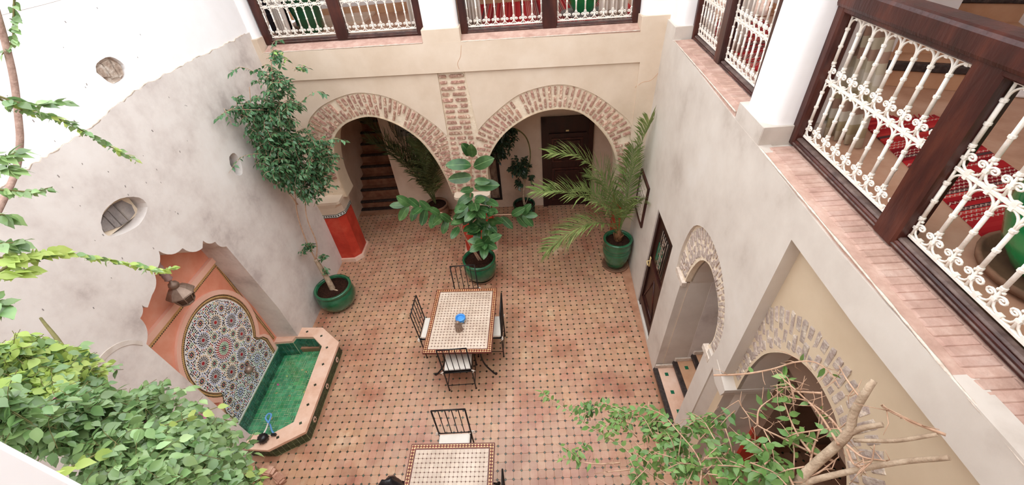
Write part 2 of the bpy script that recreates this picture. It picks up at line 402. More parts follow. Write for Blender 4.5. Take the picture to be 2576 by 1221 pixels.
for vs, fs in TV:
    me = bpy.data.meshes.new('tile'); me.from_pydata(vs, [], fs); me.materials.append(tile_m); me.update(); tm.append(me)
table_rect = [(-1.1,-4.1,0,-5.4),(-1.1,-1.8,0,-3.0)]
spots = []
for ci in range(-48, 46):
    for ri in range(-14, 64):
        x = (ci+.5)*PX; y = -(ri+.5)*PY
        if x < -3.3 and not (-3.42 < x < -2.4 and 0 < y < 1.7): continue
        if x > 2.06+.0*y and y < .25 and not (y < -4.1 and x < 4.3): continue
        if x > 2.7 and y > 0: continue
        if inside((x, y), [(a+.0, b) for a, b in POOL_O]): continue
        if y < -5.9: continue
        spots.append((x, y))
cand = []
for (x, y) in spots:
    p = cam_px((x, y, 0))
    vis = p is not None and 0 < p[0] < 2576 and 0 < p[1] < 1221 and x < 2.0
    if vis and -1.15 < x < .05 and y < -4.5: vis = False
    cand.append(((V((x, y, 0))-CAM).length if vis else 99, x, y))
cand.sort()
rt = random.Random(3)
for d, x, y in cand[:298]:
    M = Matrix.Translation((x, y, rt.uniform(-.0015, .0015))) @ Matrix.Rotation(rt.gauss(0, .012), 4, 'X') @ Matrix.Rotation(rt.gauss(0, .012), 4, 'Y') @ Matrix.Rotation(rt.choice((0, pi)), 4, 'Z')
    inst('tile', rt.choice(tm), M, floor)
far = MB()
for d, x, y in cand[298:]:
    vs, fs = rt.choice(TV); a = rt.gauss(0, .012); b = rt.gauss(0, .012); dz = rt.uniform(-.0015, .0015); sg = rt.choice((1, -1))
    far.add([(x+sg*p[0], y+sg*p[1], p[2]+dz+a*p[0]+b*p[1]) for p in vs], fs)
far.build('tiles', tile_m, floor, kind='stuff', recalc=False)
cb = MB()
done = set()
for x, y in spots:
    for dx, dy in ((-.5,-.5),(.5,-.5),(.5,.5),(-.5,.5)):
        k = (round(x/PX+dx), round(-y/PY-dy))
        if k in done: continue
        done.add(k); cx, cy = k[0]*PX+rt.gauss(0, .001), -k[1]*PY+rt.gauss(0, .001); q = cut-.003+rt.gauss(0, .001); z = rt.uniform(-.003, .001); w = rt.gauss(0, .08)
        vs = []
        for zz in (-.012, z):
            for k2 in range(4): a = w+k2*pi/2; vs.append((cx+q*cos(a), cy+q*sin(a), zz))
        cb.add(vs, [(4,5,6,7),(0,1,5,4),(1,2,6,5),(2,3,7,6),(3,0,4,7)])
cb.build('cabochons', cabo_m, floor, kind='stuff', recalc=False)

# ---- left wall: tadelakt face with the scalloped fountain niche and two ragged holes; limewash above
def scallop(nodes, bulge):
    out = []
    for i in range(len(nodes)-1):
        a, b = V(nodes[i]), V(nodes[i+1]); d = b-a; n = V((-d.y, d.x)); k = bulge[i] if i < len(bulge) else 0
        m = 6 if k else 1
        for j in range(m):
            t = j/m; p = a.lerp(b, t)+n*k*4*t*(1-t); out.append((p.x, p.y))
    return out
# right foot, up the right jamb, over the lobes, down the left jamb
nn = [(-2.16,.0),(-2.19,.95),(-2.35,2.29),(-2.45,2.45),(-2.585,2.58),(-2.65,2.52),(-2.86,2.70),(-3.10,2.87),(-3.29,2.75),(-3.46,2.60),(-3.575,2.545),(-3.60,2.61),(-3.70,2.53),(-3.83,2.30),(-3.79,1.2),(-3.74,.0)]
NICHE = scallop(nn, [0,0,.16,.16,0,.16,.18,.18,.16,0,.1,.16,.16,0])+[nn[-1]]
hole2 = smooth2([(-3.36,3.43),(-3.26,3.49),(-3.07,3.49),(-2.90,3.39),(-2.89,3.27),(-3.05,3.20),(-3.19,3.21),(-3.36,3.27),(-3.40,3.35),(-3.36,3.43)], 3)[:-1]
hole3 = smooth2([(-1.56,3.0),(-1.50,3.08),(-1.38,3.07),(-1.36,2.93),(-1.44,2.80),(-1.55,2.84),(-1.56,3.0)], 3)[:-1]
top = [(-.0,4.17),(-.42,4.17),(-.9,4.185),(-1.5,4.19),(-2.15,4.18),(-2.6,4.13),(-2.99,4.09),(-3.3,4.07),(-3.6,4.06),(-4.2,4.03),(-6.6,4.0)]
rr = random.Random(5)
topj = [(u, v+rr.uniform(-.012, .012)) for u, v in smooth2(top, 8)]
wl = MB()
outl = [(.3,0),(.3,4.17)]+topj+[(-6.6,0)]+NICHE[::-1]
wl.plate(LW, outl, [hole2, hole3], 0, .12)
wl.plate(LW, [(.3,0),(.3,4.1),(-6.6,4.0),(-6.6,0)]+NICHE[::-1], [[(-3.4,3.2),(-3.4,3.5),(-2.88,3.5),(-2.88,3.2)], [(-1.56,2.8),(-1.56,3.08),(-1.36,3.08),(-1.36,2.8)]], .121, .36)
wl.box((-4.15,-6.6,0), (-3.70,.3,4.1))
wall_left = wl.build('wall_left', [plaster_left], kind=S)
# low plaster bulge of an old walled-up arch left of the niche
bl = MB()
arc = smooth2([(-3.84,2.36),(-3.92,2.48),(-4.05,2.56),(-4.2,2.57),(-4.36,2.45),(-4.48,2.2),(-4.56,1.85)], 5)
_c = V((-4.15,1.9)); bl.prism(LW, arc+[((V(p)-_c)*.925+_c)[:] for p in arc][::-1], -.007, .01)
bl.build('old_arch_ridge', plaster_ridge, wall_left)
up = MB()
up.plate(LW, [(.3,4.0),(.3,ZT),(-6.6,ZT),(-6.6,3.95)], [smooth2([(-2.45,4.44),(-2.39,4.50),(-2.22,4.51),(-2.13,4.41),(-2.2,4.31),(-2.37,4.31),(-2.45,4.44)], 3)[:-1]], .014, .1)
up.box((-3.9,-6.6,4.0), (-3.42,.3,ZT))
up.build('upper_wall', white, wall_left)
# chipped pale lip where limewash meets plaster
eg = MB(); eg.tube([LW(u, v+.002, .007) for u, v in topj], [.007+rr.uniform(-.003, .004) for _ in topj], 5); eg.build('chipped_edge', edge_white, wall_left)
# stone plug at the back of the oval hole, four stones
st = MB
def stone(loop, d0, d1, m, par, name='stone'):
    b = MB(); c = (sum(p[0] for p in loop)/len(loop), sum(p[1] for p in loop)/len(loop)); inn = [(c[0]+(u-c[0])*.9, c[1]+(v-c[1])*.9) for u, v in loop]; n = len(loop)
    vs = [LW(u, v, d1) for u, v in loop]+[LW(u, v, d0+.012) for u, v in loop]+[LW(u, v, d0+rr.uniform(-.006, .006)) for u, v in inn]
    fs = [tuple(range(2*n, 3*n))]
    for k in range(n): k2 = (k+1) % n; fs += [(k, k2, n+k2, n+k), (n+k, n+k2, 2*n+k2, 2*n+k)]
    b.add(vs, fs); return b.build(name, m, par)
for lp in ([(-3.33,3.30),(-3.32,3.37),(-3.23,3.41),(-3.22,3.26)], [(-3.215,3.26),(-3.225,3.415),(-3.17,3.43),(-3.16,3.24)], [(-3.15,3.24),(-3.165,3.43),(-3.09,3.44),(-3.07,3.23)], [(-3.06,3.23),(-3.08,3.44),(-2.98,3.42),(-2.93,3.33),(-2.96,3.25)]):
    stone(lp, .085, .14, stone_m, wall_left)
mb = MB(); mb.plate(LW, [(-3.38,3.24),(-3.38,3.46),(-2.9,3.46),(-2.9,3.22)], [], .105, .14); mb.build('hole_back', mortar, wall_left)
for lp in ([(-1.55,2.85),(-1.55,3.03),(-1.45,3.05),(-1.45,2.82)], [(-1.44,2.82),(-1.44,3.05),(-1.38,3.03),(-1.38,2.9)]): stone(lp, .085, .14, stone_m, wall_left)
# rubble showing through the limewash
for k, lp in enumerate(([(-2.42,4.38),(-2.42,4.46),(-2.33,4.48),(-2.32,4.36)], [(-2.315,4.34),(-2.325,4.485),(-2.23,4.49),(-2.24,4.33)], [(-2.235,4.32),(-2.225,4.485),(-2.15,4.42),(-2.18,4.33)])):
    stone([(u, v) for u, v in lp], .03, .12, rubble, wall_left)
mb = MB(); mb.plate(LW, [(-2.46,4.3),(-2.46,4.52),(-2.12,4.52),(-2.12,4.3)], [], .05, .1); mb.build('hole_back', rubble, wall_left)
# small drip marks and chips
ch = MB()
for k in range(60):
    u, v = -rr.uniform(1.6, 4.4), rr.uniform(2.9, 4.9); l = rr.uniform(.004, .012)
    ch.box((-.0015, -l*.35, -l), (.0015, l*.35, l), 0, 0, Matrix.Translation(LW(u, v, -.001 if v < 4.08 else .013)) @ Matrix.Rotation(rr.uniform(-.3, .3), 4, 'X'))
ch.build('chips', stone_m, wall_left, kind='stuff')

# ---- fountain niche: salmon back wall, mouldings, zellige panel
nb = MB(); nb.plate(LW, [(-2.0,-.2),(-2.0,3.1),(-4.0,3.1),(-4.0,-.2)], [], .35, .4); niche = nb.build('trim_1', [salmon], kind=S)
b = MB(); b.prism(lambda u, v, d: LW(u, v, d), [(-2.28,2.02),(-2.28,2.10),(-3.80,2.10),(-3.80,2.02)], .30, .349); b.build('moulding', salmon_lt, niche)
b = MB(); b.prism(LW, [(-2.27,1.945),(-2.27,2.015),(-3.82,2.015),(-3.82,1.945)], .338, .349); b.build('mosaic_border', mos_ochre, niche)
b = MB()
for k in range(56):
    for zz in (1.953, 2.003): u = -2.285-k*.027; b.box((-3.6595, u-.008, zz-.005), (-3.656, u+.008, zz+.005))
b.build('border_teeth', mos_black, niche, kind='stuff')
b = MB(); b.prism(LW, [(-2.215,.3),(-2.285,1.94),(-2.325,1.94),(-2.255,.3)], .336, .349); b.build('mosaic_border', mos_ochre, niche)
b = MB()
for k in range(60):
    z = .32+k*.027; u = -2.235-(z-.3)*.0427; b.box((-3.658, u-.019, z-.008), (-3.654, u-.009, z+.008)); b.box((-3.658, u+.009, z-.008), (-3.654, u+.019, z+.008))
b.build('border_teeth', mos_black, niche, kind='stuff')
# horseshoe outline of the zellige panel
CY, CZ, CR = -2.965, 1.13, .585
def shoe(dr):
    pts = [(-2.42+dr*.9,.16),(-2.40+dr*.9,.45),(-2.44+dr*.8,.56),(-2.51+dr*.6,.625+dr*.2)]
    a0, a1 = math.radians(-42), math.radians(222)
    for k in range(41):
        a = a0+(a1-a0)*k/40; pts.append((CY+(CR+dr)*cos(a), CZ+(CR+dr)*1.06*sin(a)))
    pts += [(-3.43-dr*.6,.625+dr*.2),(-3.49-dr*.8,.56),(-3.53-dr*.9,.45),(-3.51-dr*.9,.16)]
    return pts
b = MB(); o = shoe(.12); i = shoe(.06); b.plate(LW, o+i[::-1], [], .318, .349); b.build('arch_moulding', salmon_lt, niche)
b = MB(); o = shoe(.058); i = shoe(.008); b.plate(LW, o+i[::-1], [], .330, .349); b.build('mosaic_border', mos_ochre, niche)
b = MB()
for dr in (.048, .016):
    q = shoe(dr); acc = 0
    for k in range(len(q)-1):
        a, c = V(q[k]), V(q[k+1]); L_ = (c-a).length; t = 0
        while t < L_:
            p = a.lerp(c, t/L_); dd = (c-a).normalized(); M = Matrix.Translation(LW(p.x, p.y, .3295)) @ Matrix.Rotation(atan2(dd.y, dd.x), 4, 'X')
            b.box((-.002,-.008,-.005), (.002,.008,.005), 0, 0, M); t += .024
b.build('border_teeth', mos_black, niche, kind='stuff')
b = MB(); b.plate(LW, shoe(0), [], .334, .349); panel = b.build('zellige_panel', [mos_white], niche)
zm = [mos_black, mos_red, mos_blue, mos_ochre, mos_green]
zb = MB()
SH = shoe(-.012)
taken = []
def chip(u, v, a, l, w, mi):
    l *= 1.12; w *= 1.2
    if not inside((u, v), SH): return
    p = [(-l/2,0),(-l*.2,w/2),(l*.2,w/2),(l/2,0),(l*.2,-w/2),(-l*.2,-w/2)]
    q = [(u+x*cos(a)-y*sin(a), v+x*sin(a)+y*cos(a)) for x, y in p]
    n = 6; vs = [LW(x, y, .3315) for x, y in q]+[LW(x, y, .334) for x, y in q]
    zb.add(vs, [tuple(range(6))]+[(k, (k+1) % n, n+(k+1) % n, n+k) for k in range(n)], mi)
def disc(u, v, r, mi, n=10):
    if not inside((u, v), SH): return
    q = [(u+r*cos(2*pi*k/n), v+r*sin(2*pi*k/n)) for k in range(n)]
    zb.add([LW(x, y, .331) for x, y in q]+[LW(x, y, .334) for x, y in q], [tuple(range(n))]+[(k, (k+1) % n, n+(k+1) % n, n+k) for k in range(n)], mi)
def rosette(u, v, r, core, rings):
    disc(u, v, core[0], core[1]); taken.append((u, v, r))
    for (rad, n, l, w, mi, ph) in rings:
        for k in range(n):
            a = 2*pi*(k+ph)/n; chip(u+rad*cos(a), v+rad*sin(a), a, l, w, mi)
rosette(-2.98,1.08,.175, (.014,1), [(.032,8,.026,.014,0,0),(.055,12,.03,.018,4,.5),(.078,16,.018,.02,4,0),(.10,22,.022,.016,1,.5),(.125,26,.026,.013,1,0),(.15,28,.02,.013,0,.5),(.168,28,.018,.012,2,0)])
for k in range(8):
    a = 2*pi*(k+.5)/8; u, v = -2.98+.365*cos(a), 1.09+.375*sin(a)
    rosette(u, v, .11, (.024,1), [(.036,12,.012,.009,0,0),(.055,16,.022,.011,0,.5),(.076,16,.018,.014,0,0),(.094,20,.018,.012,(2,3)[k%2],.5)])
for k in range(8):
    a = 2*pi*k/8; u, v = -2.98+.235*cos(a), 1.08+.24*sin(a)
    rosette(u, v, .062, (.011,1), [(.024,8,.018,.012,0,0),(.04,10,.014,.014,4,.5),(.054,12,.014,.011,3,0)])
for k in range(8):
    a = 2*pi*k/8+.05; u, v = -2.98+.50*cos(a), 1.12+.50*sin(a)
    rosette(u, v, .075, (.012,1), [(.026,8,.02,.014,0,0),(.045,10,.015,.017,3,.5),(.062,14,.016,.013,2,0)])
for (u, v, big) in [(-2.69,.43,1),(-3.21,.40,1),(-2.52,.50,0),(-2.53,.30,0),(-2.66,.60,0),(-3.40,.50,0),(-3.39,.30,0),(-3.25,.59,0),(-2.87,.56,0),(-3.06,.56,0),(-2.87,.26,0),(-3.05,.25,0)]:
    if big: rosette(u, v, .105, (.016,2), [(.034,10,.018,.013,0,0),(.052,12,.016,.015,2,.5),(.075,14,.024,.012,0,0),(.094,18,.018,.014,4,.5)])
    else: rosette(u, v, .066, (.012,1), [(.027,8,.022,.014,0,0),(.045,10,.016,.018,3,.5),(.06,14,.015,.012,(2,0)[big],0)])
rz = random.Random(11)
gu = -3.58
while gu < -2.36:
    gv = .17
    while gv < 1.76:
        u, v = gu+rz.uniform(-.006, .006), gv+rz.uniform(-.006, .006)
        if all(hypot(u-a, v-c) > r+.004 for a, c, r in taken): chip(u, v, rz.choice((0, pi/4, pi/2, -pi/4)), .02, .013, rz.choice((0,0,0,0,2,3,1,4)))
        gv += .026
    gu += .024
zb.build('zellige_chips', zm, panel, kind='stuff')
b = MB(); b.box((-3.67,-3.62,.125), (-3.652,-2.25,.158), 0, .006); b.build('white_ledge', mos_white, niche)

# ---- rear arcade wall
A1I = smooth2([(-2.84,1.36),(-2.86,1.6),(-2.85,1.9),(-2.79,2.2),(-2.67,2.53),(-2.46,2.73),(-2.23,2.83),(-1.98,2.87),(-1.75,2.82),(-1.48,2.67),(-1.22,2.42),(-1.03,2.05),(-.92,1.69),(-.86,1.36)], 4)
A1O = smooth2([(-3.2,1.36),(-3.24,1.6),(-3.22,2.0),(-3.14,2.5),(-2.98,2.83),(-2.79,3.0),(-2.59,3.11),(-2.29,3.21),(-2.0,3.25),(-1.66,3.19),(-1.38,3.06),(-1.12,2.86),(-.92,2.67),(-.77,2.49)], 4)
A2I = smooth2([(-.2,1.36),(-.21,1.6),(-.2,1.85),(-.12,2.13),(.09,2.43),(.36,2.65),(.70,2.81),(1.07,2.85),(1.39,2.75),(1.70,2.45),(1.89,2.12),(1.98,1.75),(1.97,1.36)], 4)
A2O = smooth2([(-.32,2.5),(-.07,2.75),(.33,3.05),(.63,3.17),(.98,3.22),(1.27,3.17),(1.58,3.02),(1.90,2.77),(2.09,2.58),(2.15,2.31),(2.15,1.82),(2.12,1.36)], 4)
wb = MB()
# front layer: band above, strip at the right
wb.prism(BW, [(-3.5,3.49),(-3.5,3.90),(-2,3.89),(-.35,3.89),(2.6,3.86),(2.6,3.48),(2.12,3.48)], 0, .04)
wb.prism(BW, [(2.12,0.2),(2.12,3.48),(2.6,3.48),(2.6,.2)], 0, .04)
# recessed plaster either side of the brick
wb.prism(BW, [(-3.5,1.36),(-3.5,3.49),(-.745,3.49),(-.765,2.49)]+A1O[::-1][1:], .035, .065)
wb.prism(BW, [(-.345,3.48),(2.12,3.48),(2.12,2.545)]+[p for p in A2O[::-1] if p[1] >= 2.53], .035, .065)
# carcass of the wall with both arches
wb.plate(BW, [(-3.5,1.36),(-3.5,3.85),(2.6,3.85),(2.6,1.36),(1.97,1.36)]+A2I[::-1]+A1I[::-1]+[(-2.84,1.36)], [], .062, .40, 1)
wb.prism(BW, [(-3.5,3.6),(-3.5,3.9),(2.6,3.87),(2.6,3.6)], .04, .46, 0)
wall_back = wb.build('wall_back', [plaster_back, mortar], kind=S)
# plaster lining of the arch soffits
for loop in (A1I, A2I):
    b = MB(); ctr = (sum(p[0] for p in loop)/len(loop), sum(p[1] for p in loop)/len(loop))
    inn = [(ctr[0]+(u-ctr[0])*.985, ctr[1]+(v-ctr[1])*.985) for u, v in loop]
    b.prism(BW, list(loop)+inn[::-1], .05, .41); b.build('arch_lining', plaster_tan, wall_back)

# a handful of lumpy brick meshes, shared by every brick
def brick_mesh(seed, m):
    r = random.Random(seed); bm = bmesh.new(); bmesh.ops.create_cube(bm, size=1)
    bmesh.ops.bevel(bm, geom=bm.edges[:], offset=.09, segments=1, affect='EDGES'); k_ = .35 if m is sill_m else 1
    for v in bm.verts: v.co += V((r.uniform(-.05,.05)*k_, r.uniform(-.02,.02)*k_, r.uniform(-.08,.08)*k_))
    me = bpy.data.meshes.new('brick'); bm.to_mesh(me); bm.free(); me.materials.append(m); return me
BR = [brick_mesh(k, brick_m) for k in range(6)]; BG = [brick_mesh(k+20, brick_grey) for k in range(6)]; BS = [brick_mesh(k+40, sill_m) for k in range(6)]
rb = random.Random(9)
def lay(F, u, v, ang, ln, th, d0, par, meshes, dep=.04):
    """one brick lying on wall map F at (u,v); long axis turned by ang in the wall plane"""
    o = F(u, v, d0); ex = (F(u+.01, v, d0)-o)/.01; ez = (F(u, v+.01, d0)-o)/.01; ey = (F(u, v, d0+.01)-o)/.01
    a = ex*cos(ang)+ez*sin(ang); c = -ex*sin(ang)+ez*cos(ang)
    M = Matrix(((a.x*ln, ey.x*dep, c.x*th, o.x), (a.y*ln, ey.y*dep, c.y*th, o.y), (a.z*ln, ey.z*dep, c.z*th, o.z), (0,0,0,1)))
    inst('brick', rb.choice(meshes), M, par)
def at(poly, t):
    L_ = [0]
    for k in range(1, len(poly)): L_.append(L_[-1]+hypot(poly[k][0]-poly[k-1][0], poly[k][1]-poly[k-1][1]))
    s = t*L_[-1]
    for k in range(1, len(poly)):
        if L_[k] >= s:
            q = (s-L_[k-1])/max(1e-6, L_[k]-L_[k-1]); return V((poly[k-1][0]+(poly[k][0]-poly[k-1][0])*q, poly[k-1][1]+(poly[k][1]-poly[k-1][1])*q))
    return V(poly[-1])
def arch_bricks(F, inner, outer, n, par, meshes, d0, t0=0, t1=1, th=.044, clip=None):
    for k in range(n):
        t = t0+(t1-t0)*(k+.5)/n; a = at(inner, t); c = at(outer, t); L_ = (c-a).length; ang = atan2((c-a).y, (c-a).x)
        L0 = .03; segs = [(.05,.20),(.24,.35)] if k % 2 == 0 else [(.04,.13),(.17,.36)]
        for s0, s1 in segs:
            s0 = s0/.39*L_; s1 = s1/.39*L_; m = a.lerp(c, (s0+s1)/2/L_)
            if clip and not clip(m.x, m.y): continue
            if rb.random() < .04: continue
            lay(F, m.x, m.y, ang+rb.gauss(0, .04), (s1-s0)*rb.uniform(.9, 1.02), th*rb.uniform(.8, 1.1), d0+rb.uniform(-.004, .004), par, meshes)
rad = math.radians
def arch_rad(F, c, inner, outer, a0, a1, n, par, meshes, d0, th=.037, drop=.03, dep=.04):
    def hit(poly, a):
        best = None; d = V((cos(a), sin(a)))
        for k in range(1, len(poly)):
            p, q = V(poly[k-1])-V(c), V(poly[k])-V(c); e = q-p; den = d.x*e.y-d.y*e.x
            if abs(den) < 1e-9: continue
            t = (p.x*e.y-p.y*e.x)/den; s = (p.x*d.y-p.y*d.x)/den
            if t > 0 and -1e-4 <= s <= 1.0001: best = t if best is None else min(best, t)
        return best
    for k in range(n):
        a = a0+(a1-a0)*(k+.5)/n; ri, ro = hit(inner, a), hit(outer, a)
        if ri is None or ro is None or ro-ri < .07: continue
        L_ = ro-ri
        if L_ < .2: segs = [(.12,.85)]
        else: segs = [(.10,.50),(.60,.92)] if k % 2 == 0 else [(.09,.30),(.40,.94)]
        for s0, s1 in segs:
            if rb.random() < drop: continue
            r = ri+L_*(s0+s1)/2
            lay(F, c[0]+r*cos(a), c[1]+r*sin(a), a+rb.gauss(0, .03), L_*(s1-s0)*rb.uniform(.9, 1.02), th*rb.uniform(.8, 1.1), d0+rb.uniform(-.004, .004), par, meshes, dep)
arch_rad(BW, (-1.87,1.92), A1I, A1O+[(-.76,2.4),(-.79,1.36)], rad(-28), rad(190), 58, wall_back, BR, .052)
arch_rad(BW, (.92,1.92), A2I, [(-.28,1.36),(-.34,2.4)]+A2O, rad(-28), rad(208), 58, wall_back, BR, .052)
z = 1.46; row = 0
while z < 3.46:
    x0 = -.755-.0*(z); x1 = -.345
    if z < 2.5:
        k = (2.5-z)/1.1; x0 = -.76-.03*k; x1 = -.34+.07*k
    w = x1-x0; pat = rb.choice([(.0,.30,.42,1.0),(.0,.56,.66,1.0),(0,.24,.34,.68,.78,1.0),(0,.4,.52,1.0)])
    for j in range(0, len(pat), 2):
        a, c = x0+.02+pat[j]*(w-.04), x0+.02+pat[j+1]*(w-.04)
        lay(BW, (a+c)/2, z, rb.gauss(0, .02), (c-a)*rb.uniform(.9, 1), .039*rb.uniform(.8, 1.1), .053+rb.uniform(-.004, .004), wall_back, BR)
    z += .089; row += 1
# imposts: stepped plaster blocks between arch and pillar
def octo(cx, cy, r, ch):
    return [(cx-r+ch,cy-r),(cx+r-ch,cy-r),(cx+r,cy-r+ch),(cx+r,cy+r-ch),(cx+r-ch,cy+r),(cx-r+ch,cy+r),(cx-r,cy+r-ch),(cx-r,cy-r+ch)]
def frustum(b, lo, hi, z0, z1, mi=0):
    n = len(lo); b.add([(x, y, z0) for x, y in lo]+[(x, y, z1) for x, y in hi], [tuple(range(n))[::-1], tuple(range(n, 2*n))]+[(k, (k+1) % n, n+(k+1) % n, n+k) for k in range(n)], mi)
def pillar(cx, cy, label):
    p = thing('octagonal_pillar', label, 'pillar', (cx, cy, 0), 0)
    b = MB(); frustum(b, octo(cx, cy, .335, .13), octo(cx, cy, .325, .13), 0, .07); b.build('base_course', rim_m, p)
    b = MB(); frustum(b, octo(cx, cy, .285, .115), octo(cx, cy, .28, .115), .07, 1.06); b.build('shaft', red_paint, p)
    b = MB(); frustum(b, octo(cx, cy, .288, .118), octo(cx, cy, .288, .118), 1.06, 1.13); b.build('mosaic_band', mos_white, p)
    b = MB(); L_ = octo(cx, cy, .291, .118)
    for k in range(8):
        a, c = V(L_[k]), V(L_[(k+1) % 8]); n = max(2, int((c-a).length/.042)); d = (c-a).normalized(); ang = atan2(d.y, d.x)
        for j in range(n):
            q = a.lerp(c, (j+.5)/n); M = Matrix.Translation((q.x, q.y, 1.095)) @ Matrix.Rotation(ang, 4, 'Z') @ Matrix.Rotation(pi/4, 4, 'Y'); b.box((-.013,-.002,-.013), (.013,.002,.013), 0, 0, M)
        for zz in (1.064, 1.126):
            q = a.lerp(c, .5); M = Matrix.Translation((q.x, q.y, zz)) @ Matrix.Rotation(ang, 4, 'Z'); b.box((-(c-a).length/2,-.002,-.005), ((c-a).length/2,.002,.005), 0, 0, M)
    b.build('mosaic_diamonds', cabo_m, p, kind='stuff')
    b = MB(); frustum(b, octo(cx, cy, .285, .115), octo(cx, cy, .30, .10), 1.13, 1.28); frustum(b, octo(cx, cy, .30, .10), octo(cx, cy, .315, .06), 1.28, 1.36); frustum(b, octo(cx, cy, .315, .04), octo(cx, cy, .315, .04), 1.36, 1.41)
    b.build('plaster_capital', plaster_back, p)
    return p
pillar(-3.23, .17, 'red octagonal pillar with a mosaic band in the corner by the leafy fig tree')
pillar(-.51, .07, 'red octagonal pillar behind the rubber plant, under the brick strip')
pillar(2.33, .02, 'red octagonal pillar behind the potted palm at the right wall')

b = MB()
for pts in ([(2.50,3.50),(2.42,3.37),(2.31,3.23),(2.18,3.2),(2.10,3.12)], [(-.33,3.84),(-.36,3.7),(-.42,3.6),(-.40,3.5)]): b.tube([BW(u, v, -.0005 if u > 2.12 or v > 3.5 else .034) for u, v in smooth2(pts, 4)], .0028, 4)
b.build('cracks', step_tan, wall_back, kind='stuff')
# ---- ground floor arcade behind the arches
b = MB()
b.plate(GB, [(-2.38,0),(-2.38,3.6),(3.2,3.6),(3.2,0)], [], 0, .3); b.prism(GB, [(-3.46,2.6),(-3.46,3.6),(-2.38,3.6),(-2.38,2.6)], 0, .3)
b.box((-4.2,.2,0), (-3.42,4.6,3.6)); b.box((2.75,.3,0), (3.1,1.4,3.6))
wall_rear = b.build('wall_rear', [plaster_arcade], kind=S)
b = MB(); b.box((-4.2,.25,3.55), (3.4,1.6,3.72)); b.build('ceiling', [plaster_arcade], kind=S)
# stair up to the gallery
stt = thing('tiled_staircase', 'dark tiled staircase with black nosings climbing behind the left arch', 'stairs', (-2.9,1.72,0))
for k in range(8):
    y0 = 1.70+k*.205; z1 = .19*(k+1)
    b = MB(); b.box((-3.42,y0+.035,0 if k == 0 else z1-.25), (-2.40,y0+.42,z1-.02)); b.build('step', stair_m, stt)
    b = MB(); b.box((-3.42,y0,z1-.045), (-2.40,y0+.075,z1+.002), 0, .01); b.build('nosing', nosing_m, stt)
b = MB(); b.box((-3.44,1.60,.0), (-2.36,1.70,.03), 0, .006); b.build('threshold', nosing_m, stt)
b = MB(); b.box((-2.40,1.68,0), (-2.2,4.4,3.72)); b.box((-3.6,3.36,0), (-2.2,3.5,3.72)); b.box((-3.6,1.7,3.72), (-2.2,4.2,3.9)); b.build('wall_stair', [plaster_arcade], kind=S)
b = MB(); b.box((-3.12,3.33,1.62), (-2.86,3.355,2.0)); b.build('pane', mos_white, stt)

# ---- rear gallery on the first floor
b = MB(); b.prism(lambda u, v, d: V((u, v, 3.86+d)), [(-4.2,.28),(-4.2,1.62),(-3.44,1.62),(-3.44,2.7),(5,2.7),(5,.0)], 0, -.12); b.build('floor_gallery_rear', [floor_up], kind=S)
b = MB(); b.box((-4.2,2.55,3.86), (5,2.75,ZT)); b.box((-4.3,.2,3.86), (-4.15,2.7,ZT)); b.build('wall_gallery_rear', [white], kind=S)
b = MB(); b.box((-4.15,2.5,3.86), (5,2.55,4.0)); b.build('baseboard_rear', [step_tan], kind=S)
b = MB(); b.prism(lambda u, v, d: V((u, v, d)), [(-4.2,.35),(-4.2,2.75),(5,2.75),(5,-.4)], ZT-.2, ZT); b.build('ceiling_rear', [white], kind=S)
def sill(F, u0, u1, z, d1, par_name='sill'):
    b = MB(); zb_ = z+.05
    for d0_, d1_, za_, zc_ in ((.012,.23,z-.012,zb_),(.23,d1,zb_,zb_)):
        b.add([F(u0,za_,d0_),F(u1,za_,d0_),F(u1,zc_,d1_),F(u0,zc_,d1_),F(u0,3.75,d0_),F(u1,3.75,d0_),F(u1,3.75,d1_),F(u0,3.75,d1_)], [(0,1,2,3),(0,1,5,4),(2,3,7,6),(1,2,6,5),(3,0,4,7),(4,5,6,7)])
    return b
s1 = sill(BW, -3.22, -.87, 3.905, .40).build('trim_2', [sill_m], kind=S)
s2 = sill(BW, -.33, 2.08, 3.893, .40).build('trim_3', [sill_m], kind=S)
def lip(F, pts, par):
    b = MB(); q = [F(u, v, .004) for u, v in pts]; b.tube(q, [.006+rr.uniform(-.002, .003) for _ in q], 5); b.build('chipped_edge', edge_white, par)
lip(BW, [(-3.22+k*.0588, 3.9-.00*k) for k in range(41)], s1); lip(BW, [(-.33+k*.0602, 3.887) for k in range(41)], s2)
